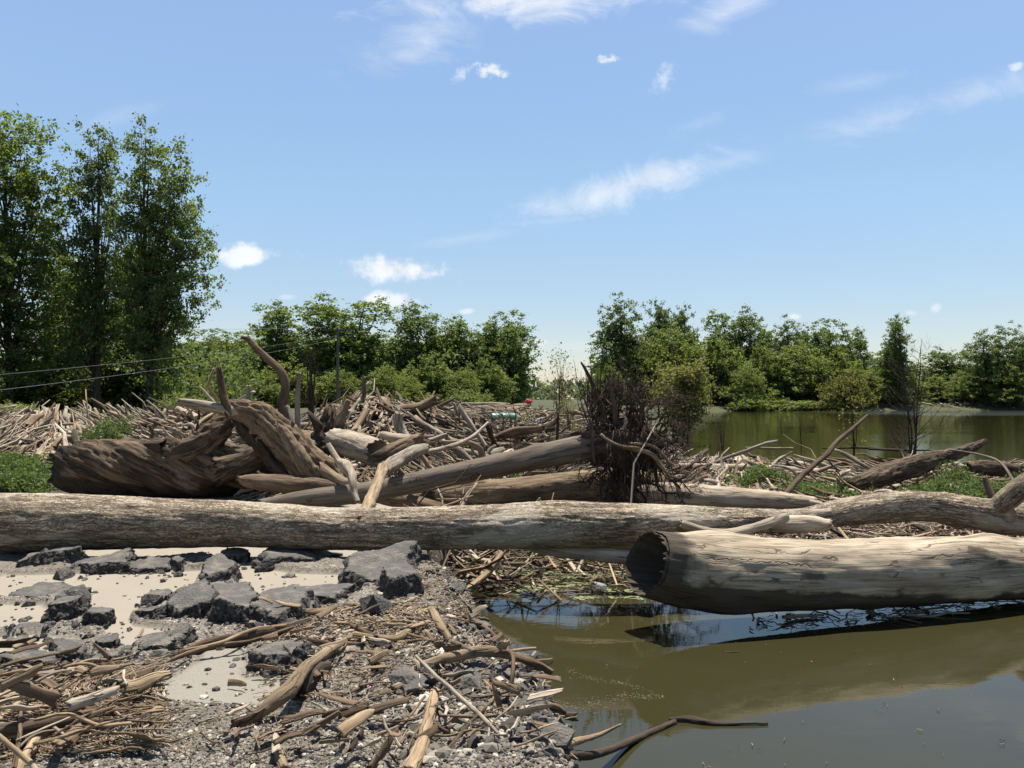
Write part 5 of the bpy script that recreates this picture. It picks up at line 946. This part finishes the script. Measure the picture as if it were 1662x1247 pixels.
# ---------------------------------------------------------------- saplings and bare trees in the water
def bare(name, label, px, Y, ptop, wpx, seed, mat='dark', stems=2, nb=26, leafn=0, lmat='yellow_leaves', r=.03, zb=None, lsz=.03):
    x = (px - CX) / F * Y; zg = max(float(gz(x, Y)), WZ) - .1 if zb is None else zb; H = P(px, ptop, Y).z - zg; W = wpx / F * Y / 2; rs = np.random.default_rng(seed)
    root = empty(name, (x, Y, zg)); tag(root, label, 'sapling' if leafn else 'bare tree'); mb = MB(); tips = []
    for s_ in range(stems):
        a = rs.uniform(-1, 1) * W * .45; top = Vector((a, rs.uniform(-.3, .3) * W, H * rs.uniform(.8, 1))); mid = Vector((a * .35, 0, H * .5)); b0 = Vector((rs.normal(0, .05 * W), 0, 0))
        Cc, rr = tube(mb, [b0, mid, top], [r, r * .6, r * .1], sides=7, step=H / 18, kink=(.03 * H, 3 / H), seed=seed + s_, jag=0)
        for k in range(nb):
            i = int(rs.uniform(.15, .95) * (len(Cc) - 1)); c = Vector(Cc[i]); f = 1 - i / len(Cc); az = rs.uniform(0, 6.28); ln = W * rs.uniform(.4, 1.0) * (.35 + f * .8)
            e = c + Vector((math.cos(az) * ln, math.sin(az) * ln * .8, ln * rs.uniform(.5, 1.3))); e.z = min(e.z, H)
            tube(mb, [c, c.lerp(e, .5) + Vector((0, 0, -.06 * ln)), e], [rr[i] * .5, rr[i] * .3, .002], sides=4, step=H / 16, kink=(.03 * H, 4 / H), seed=k, jag=0); tips += [e, c.lerp(e, .7)]
            for q_ in range(2):
                e2 = c.lerp(e, rs.uniform(.4, .8)); e3 = e2 + Vector(rs.normal(0, .25, 3)) * ln + Vector((0, 0, .3 * ln)); tube(mb, [e2, e3], [rr[i] * .2 + .001, .001], sides=3, step=ln, jag=0, seed=q_); tips.append(e3)
    obj('branches', (mb, [M[mat]]), root)
    if leafn:
        lb = MB(); leaves(lb, np.array([tuple(v) for v in tips]), leafn, (.05 * H,) * 3, lsz, rs); obj('foliage', (lb, [M[lmat]], False), root)
    return root
bare('sapling', 'yellow-green sapling standing in the water right behind the root mass', 1112, 36, 592, 105, 1, leafn=11, stems=4, r=.05, lsz=.07, zb=-.55)
bare('sapling', 'second green sapling, thinner, right of the larger one in the water', 1098, 38, 600, 110, 2, leafn=9, stems=4, r=.045, lsz=.07, zb=-.55)
bare('bare_tree', 'bare dark tree with drooping twigs standing in the water at the right', 1482, 22, 535, 150, 3, stems=4, nb=20, r=.03, zb=-.55)
bare('bare_tree', 'thin bare water sapling with a few leaves, left of the big bare one', 1385, 30, 640, 60, 4, stems=4, nb=9, leafn=1, r=.02, zb=-.55, lsz=.05)
bare('bare_tree', 'low bare twigs standing in the water right of the saplings', 1172, 33, 668, 50, 5, stems=3, nb=7, r=.02, zb=-.55)
bare('bare_tree', 'bare twigs in the water between saplings and leaning branch', 1300, 34, 655, 30, 6, stems=3, nb=5, r=.014, zb=-.55)
bare('bare_tree', 'bare pale sapling with very few leaves in the gap of sky', 912, 40, 568, 90, 7, mat='brown', stems=3, nb=20, leafn=1, r=.03, lsz=.06)
bare('bare_tree', 'dark curved bare stems rising left of the root mass', 905, 15, 600, 60, 8, stems=3, nb=5, r=.022)
bare('dead_bush', 'dark dead bush standing behind the curved branch', 505, 22, 556, 70, 9, stems=8, nb=9, r=.03)
bare('dead_bush', 'dark dead brush left of the white standing branch', 560, 20, 620, 50, 10, stems=5, nb=9, r=.016)
bare('dead_bush', 'thin brown brush left of the root mass by the barrels', 925, 22, 635, 70, 11, mat='brown', stems=7, nb=10, r=.012, leafn=1, lmat='yellow_leaves')
bare('dead_bush', 'brown twiggy brush behind the right side of the root mass', 1060, 16, 650, 70, 12, mat='roots', stems=8, nb=9, r=.01)
# ---------------------------------------------------------------- poles and wires
def pole(px, Y, ptop, label, arm=True, r=.17):
    x = (px - CX) / F * Y; zg = float(gz(x, Y)); H = P(px, ptop, Y).z - zg; root = empty('utility_pole', (x, Y, zg)); tag(root, label, 'utility pole', 'utility poles')
    mb = MB(); tube(mb, [(0, 0, -.3), (0, 0, H)], [r, r * .7], sides=14, step=.5, rough=.03, jag=0); obj('pole', (mb, [M['weathered']]), root)
    if arm:
        mb = MB(); z = H - .35; w_, h_, d_ = 1.25, .07, .06
        v = [(sx * w_, sy * d_ - .14, z + sz * h_) for sz in (-1, 1) for sx, sy in ((-1, -1), (1, -1), (1, 1), (-1, 1))]
        mb.add(v, [(3, 2, 1, 0), (4, 5, 6, 7), (0, 1, 5, 4), (1, 2, 6, 5), (2, 3, 7, 6), (3, 0, 4, 7)]); obj('crossarm', (mb, [M['weathered']], False), root)
        for sx in (-1.12, -.6, .6, 1.12):
            mb = MB(); tube(mb, [(sx, -.14, z + h_), (sx, -.14, z + .2), (sx, -.14, z + .24)], [.035, .05, .03], sides=8, step=.04, rough=0, jag=0); obj('insulator', (mb, [M['wire']]), root)
    return Vector((x, Y - .14, zg + H - .12))
m, t = new_mat('pale_wire'); finish(m, t, (.16, .16, .16), .6, None, .3); M['wire'] = m
pa = pole(548, 76, 530, 'utility pole with crossarm standing before the broadest tree'); pb = pole(820, 105, 598, 'thin pole without crossarm before the last tall tree', False, .12)
def wire(label, a, b, sag, r):
    a = Vector(a); b = Vector(b); mb = MB(); pts = [a.lerp(b, k / 8) - Vector((0, 0, sag * 4 * (k / 8) * (1 - k / 8))) for k in range(9)]
    tube(mb, pts, [r] * 9, sides=5, step=.8, rough=0, jag=0); tag(obj('power_line', (mb, [M['wire']])), label, 'wire', 'power lines')
wire('topmost level wire crossing the tall poplars', P(-200, 537, 52), pa + Vector((-1.12, 0, 0)), .1, .010)
wire('middle wire sloping up to the right across the poplars', P(-160, 622, 30), P(548, 545, 76), .25, .007)
wire('lowest wire sloping up to the right across the poplars', P(-160, 652, 24), P(548, 550, 76), .3, .007)
# ---------------------------------------------------------------- barrels, flag, litter
def plastic(name, c, rough=.45):
    m, t = new_mat(name); tc = t.n('ShaderNodeTexCoord'); n_ = t.noise(tc.outputs['Object'], 6, 5, .6); M[name] = finish(m, t, t.mix(t.mr(n_, .35, .7, 0, .6), c, tuple(v * .55 + .05 for v in c)), rough, None, .4); return m
plastic('green_plastic', (.012, .12, .075)); plastic('blue_grey_plastic', (.17, .22, .29)); plastic('red_cloth', (.42, .03, .04), .8); plastic('yellow_plastic', (.62, .47, .04)); plastic('white_plastic', (.75, .75, .72)); plastic('pink_plastic', (.6, .2, .5)); plastic('orange_plastic', (.7, .25, .05))
def drum(name, label, px, py, Y, wpx, hpx, yaw, mat):
    c = P(px, py, Y); c.z = max(c.z, gzt(c.x, c.y) + .12); root = empty(name, c, R(yaw)); tag(root, label, 'barrel'); L_ = wpx / F * Y; r = hpx / 2 / F * Y; th = np.linspace(0, 2 * math.pi, 28, endpoint=False)
    prof = [(0, .80), (0, .93), (.02, .99), (.05, 1), (.2, .98), (.31, .98), (.33, 1.045), (.36, 1.045), (.38, .98), (.62, .98), (.64, 1.045), (.67, 1.045), (.69, .98), (.95, 1), (.98, .99), (1, .93), (1, .80)]
    mb = MB(); V = np.concatenate([np.stack([np.full(28, (s_ - .5) * L_), np.cos(th) * r * k, np.sin(th) * r * k], 1) for s_, k in prof]); i = np.arange(len(prof) - 1)[:, None] * 28; j = np.arange(28)[None]; j2 = (j + 1) % 28
    mb.add(V, np.stack([i + j, i + j2, i + 28 + j2, i + 28 + j], -1).reshape(-1, 4)); obj('drum_body', (mb, [M[mat]]), root)
    for sg in (-1, 1):
        mb = MB(); x0 = sg * (L_ / 2 - .02); V = np.vstack([np.stack([np.full(28, x0), np.cos(th) * r * .81, np.sin(th) * r * .81], 1), [(x0, 0, 0)]]); t_ = np.stack([np.arange(28), (np.arange(28) + 1) % 28, np.full(28, 28)], 1); mb.add(V, None, t_)
        tube(mb, [(x0 - .01, r * .5, 0), (x0 + sg * .03, r * .5, 0)], [r * .12, r * .1], sides=10, step=.02, rough=0, jag=0); obj('lid', (mb, [M[mat]], False), root)
drum('green_barrel', 'dark green plastic barrel lying in the debris field', 817, 681, 26, 40, 19, 10, 'green_plastic'); drum('blue_barrel', 'small blue-grey plastic drum lying beside the green barrel', 869, 689, 24, 20, 15, 60, 'blue_grey_plastic')
def scrap(name, label, p, size, mat, seed, cat='litter', sq=.6):
    rs = np.random.default_rng(seed); mb = MB(); n = 14; th = np.linspace(0, 2 * math.pi, n, endpoint=False); V = []
    for zi, s_ in ((-.5, .35), (-.3, .85), (0, 1), (.3, .8), (.5, .3)): V.append(np.stack([np.cos(th) * s_ * size, np.sin(th) * s_ * size * .6, np.full(n, zi * size * sq)], 1) * rs.uniform(.45, 1.35, (n, 1)))
    V = np.concatenate(V); i = np.arange(4)[:, None] * n; j = np.arange(n)[None]; j2 = (j + 1) % n; V = np.vstack([V, [(0, 0, -.55 * size * sq), (0, 0, .55 * size * sq)]]); k = np.arange(n)
    mb.add(V, np.stack([i + j, i + j2, i + n + j2, i + n + j], -1).reshape(-1, 4), np.vstack([np.stack([(k + 1) % n, k, np.full(n, 5 * n)], 1), np.stack([4 * n + k, 4 * n + (k + 1) % n, np.full(n, 5 * n + 1)], 1)]))
    o = obj(name, (mb, [M[mat]])); o.location = p; o.rotation_euler = (rs.uniform(-.5, .5), rs.uniform(-.5, .5), rs.uniform(0, 3)); return tag(o, label, cat)
scrap('red_bag', 'crumpled red bag caught on the far debris near the gap of sky', P(858, 652, 30), .14, 'red_cloth', 1, sq=1.1); scrap('yellow_container', 'small yellow container in the central heap', P(689, 681, 20), .13, 'yellow_plastic', 2)
for k, (nm, lab, px, py, sz, mt) in enumerate([('white_scrap', 'white plastic scrap near the long reddish stick at the left', 138, 1120, .035, 'white_plastic'), ('pink_scrap', 'thin pink scrap on the gravel below the curved branch', 600, 1118, .013, 'pink_plastic'), ('red_scrap', 'tiny red scrap beside the curved branch', 738, 1060, .018, 'red_cloth'),
        ('white_scrap', 'two-lobed white shell near the shore corner', 727, 999, .022, 'white_plastic'), ('white_scrap', 'small white pebble below the crooked tan stick', 185, 1241, .014, 'white_plastic'), ('orange_scrap', 'orange chip at the edge of the pale pavement', 352, 922, .045, 'orange_plastic'), ('white_scrap', 'white flake in the bark by the peeling strip', 523, 1044, .016, 'white_plastic')]):
    g = G(px, py, .04); scrap(nm, lab, (g.x, g.y, gzt(g.x, g.y) + sz * .35), sz, mt, 10 + k)
# bottle on the raft
m, t = new_mat('clear_plastic'); finish(m, t, (.85, .88, .86), .12, None, .5, **{'Transmission Weight': .75}); M['clear'] = m
g = G(972, 951, -.36); root = empty('plastic_bottle', g, 2.1); tag(root, 'clear plastic bottle floating on the twig raft', 'bottle'); mb = MB()
tube(mb, [(-.10, 0, 0), (-.08, 0, 0), (.05, 0, 0), (.09, 0, .0), (.12, 0, 0)], [.030, .034, .034, .016, .012], sides=18, step=.01, rough=.02, jag=0); obj('bottle_body', (mb, [M['clear']]), root); mb = MB(); tube(mb, [(.12, 0, 0), (.14, 0, 0)], [.015, .015], sides=14, step=.01, rough=0, jag=0); obj('cap', (mb, [M['white_plastic']]), root)
# green scum flecks
mb = MB(); rs = np.random.default_rng(9); n = 9000; x = rs.uniform(-.5, 1.3, n); y = rs.uniform(7.95, 9.7, n); k = (vn(np.stack([x * 3, y * 6, 0 * x], 1)) + .35 * vn(np.stack([x * 14, y * 20, 0 * x], 1)) > .82) & (shore(x, y) < .1); C = np.stack([x, y, np.full(n, WZ + .006)], 1)[k]
N = len(C); a = rs.uniform(0, 6.28, N); s = rs.uniform(.006, .02, N); V = np.stack([C + np.stack([np.cos(a + q_) * s, np.sin(a + q_) * s, rs.uniform(0, .003, N)], 1) for q_ in (0, 1.4, 3.1, 4.7)], 1); mb.add(V.reshape(-1, 3), np.arange(N * 4).reshape(-1, 4), r=np.repeat(rs.random(N), 4))
leafmat('scum', (.10, .13, .05), (.24, .25, .13), trans=.1); tag(obj('pond_scum', (mb, [M['scum']], False)), 'green scum floating among the twigs beneath the longest log', 'pond scum', kind='stuff')
mb = MB(); rs = np.random.default_rng(29)
for ax, ay, bx, by, n, wd in ((920, 1088, 1078, 1131, 170, 3.0), (905, 1146, 1060, 1131, 190, 6), (1075, 1131, 1000, 1128, 50, 3)):
    u = rs.random(n); px = ax + (bx - ax) * u + rs.normal(0, 3, n); py = ay + (by - ay) * u + 3 * np.sin(u * 7) + rs.normal(0, wd, n) * (.3 + .7 * (1 - u)); k = (HCAM - WZ) / (-((CY - py) / F * cp + sp_))
    C = np.stack([(px - CX) / F * k, (cp - (CY - py) / F * sp_) * k, np.full(n, WZ + .003)], 1); a = rs.uniform(0, 6.28, n); s = rs.uniform(.001, .0035, n)
    V = np.stack([C + np.stack([np.cos(a + q_) * s * 1.6, np.sin(a + q_) * s, 0 * s], 1) for q_ in (0, 1.57, 3.14, 4.71)], 1); mb.add(V.reshape(-1, 3), np.arange(n * 4).reshape(-1, 4), r=np.repeat(rs.random(n), 4))
leafmat('foam', (.12, .11, .07), (.20, .18, .12), trans=.1, tl=1); tag(obj('foam_streaks', (mb, [M['foam']], False)), 'thin pale streaks of foam drifting on the brown water near the shore', 'foam', kind='stuff')
# trash and pale drift along the far bank
mb = MB(); rs = np.random.default_rng(19); x = rs.uniform(38, 110, 500); y = np.full(500, 150.) + rs.normal(0, 1.2, 500); LP = [.5, .3, .1, .1, 0]; litter(mb, x, y, 1.6, .07, 60, .3, 6); tag(obj('bank_driftwood', (mb, mats)), 'pale drift line along the far right bank', 'driftwood debris', kind='stuff')
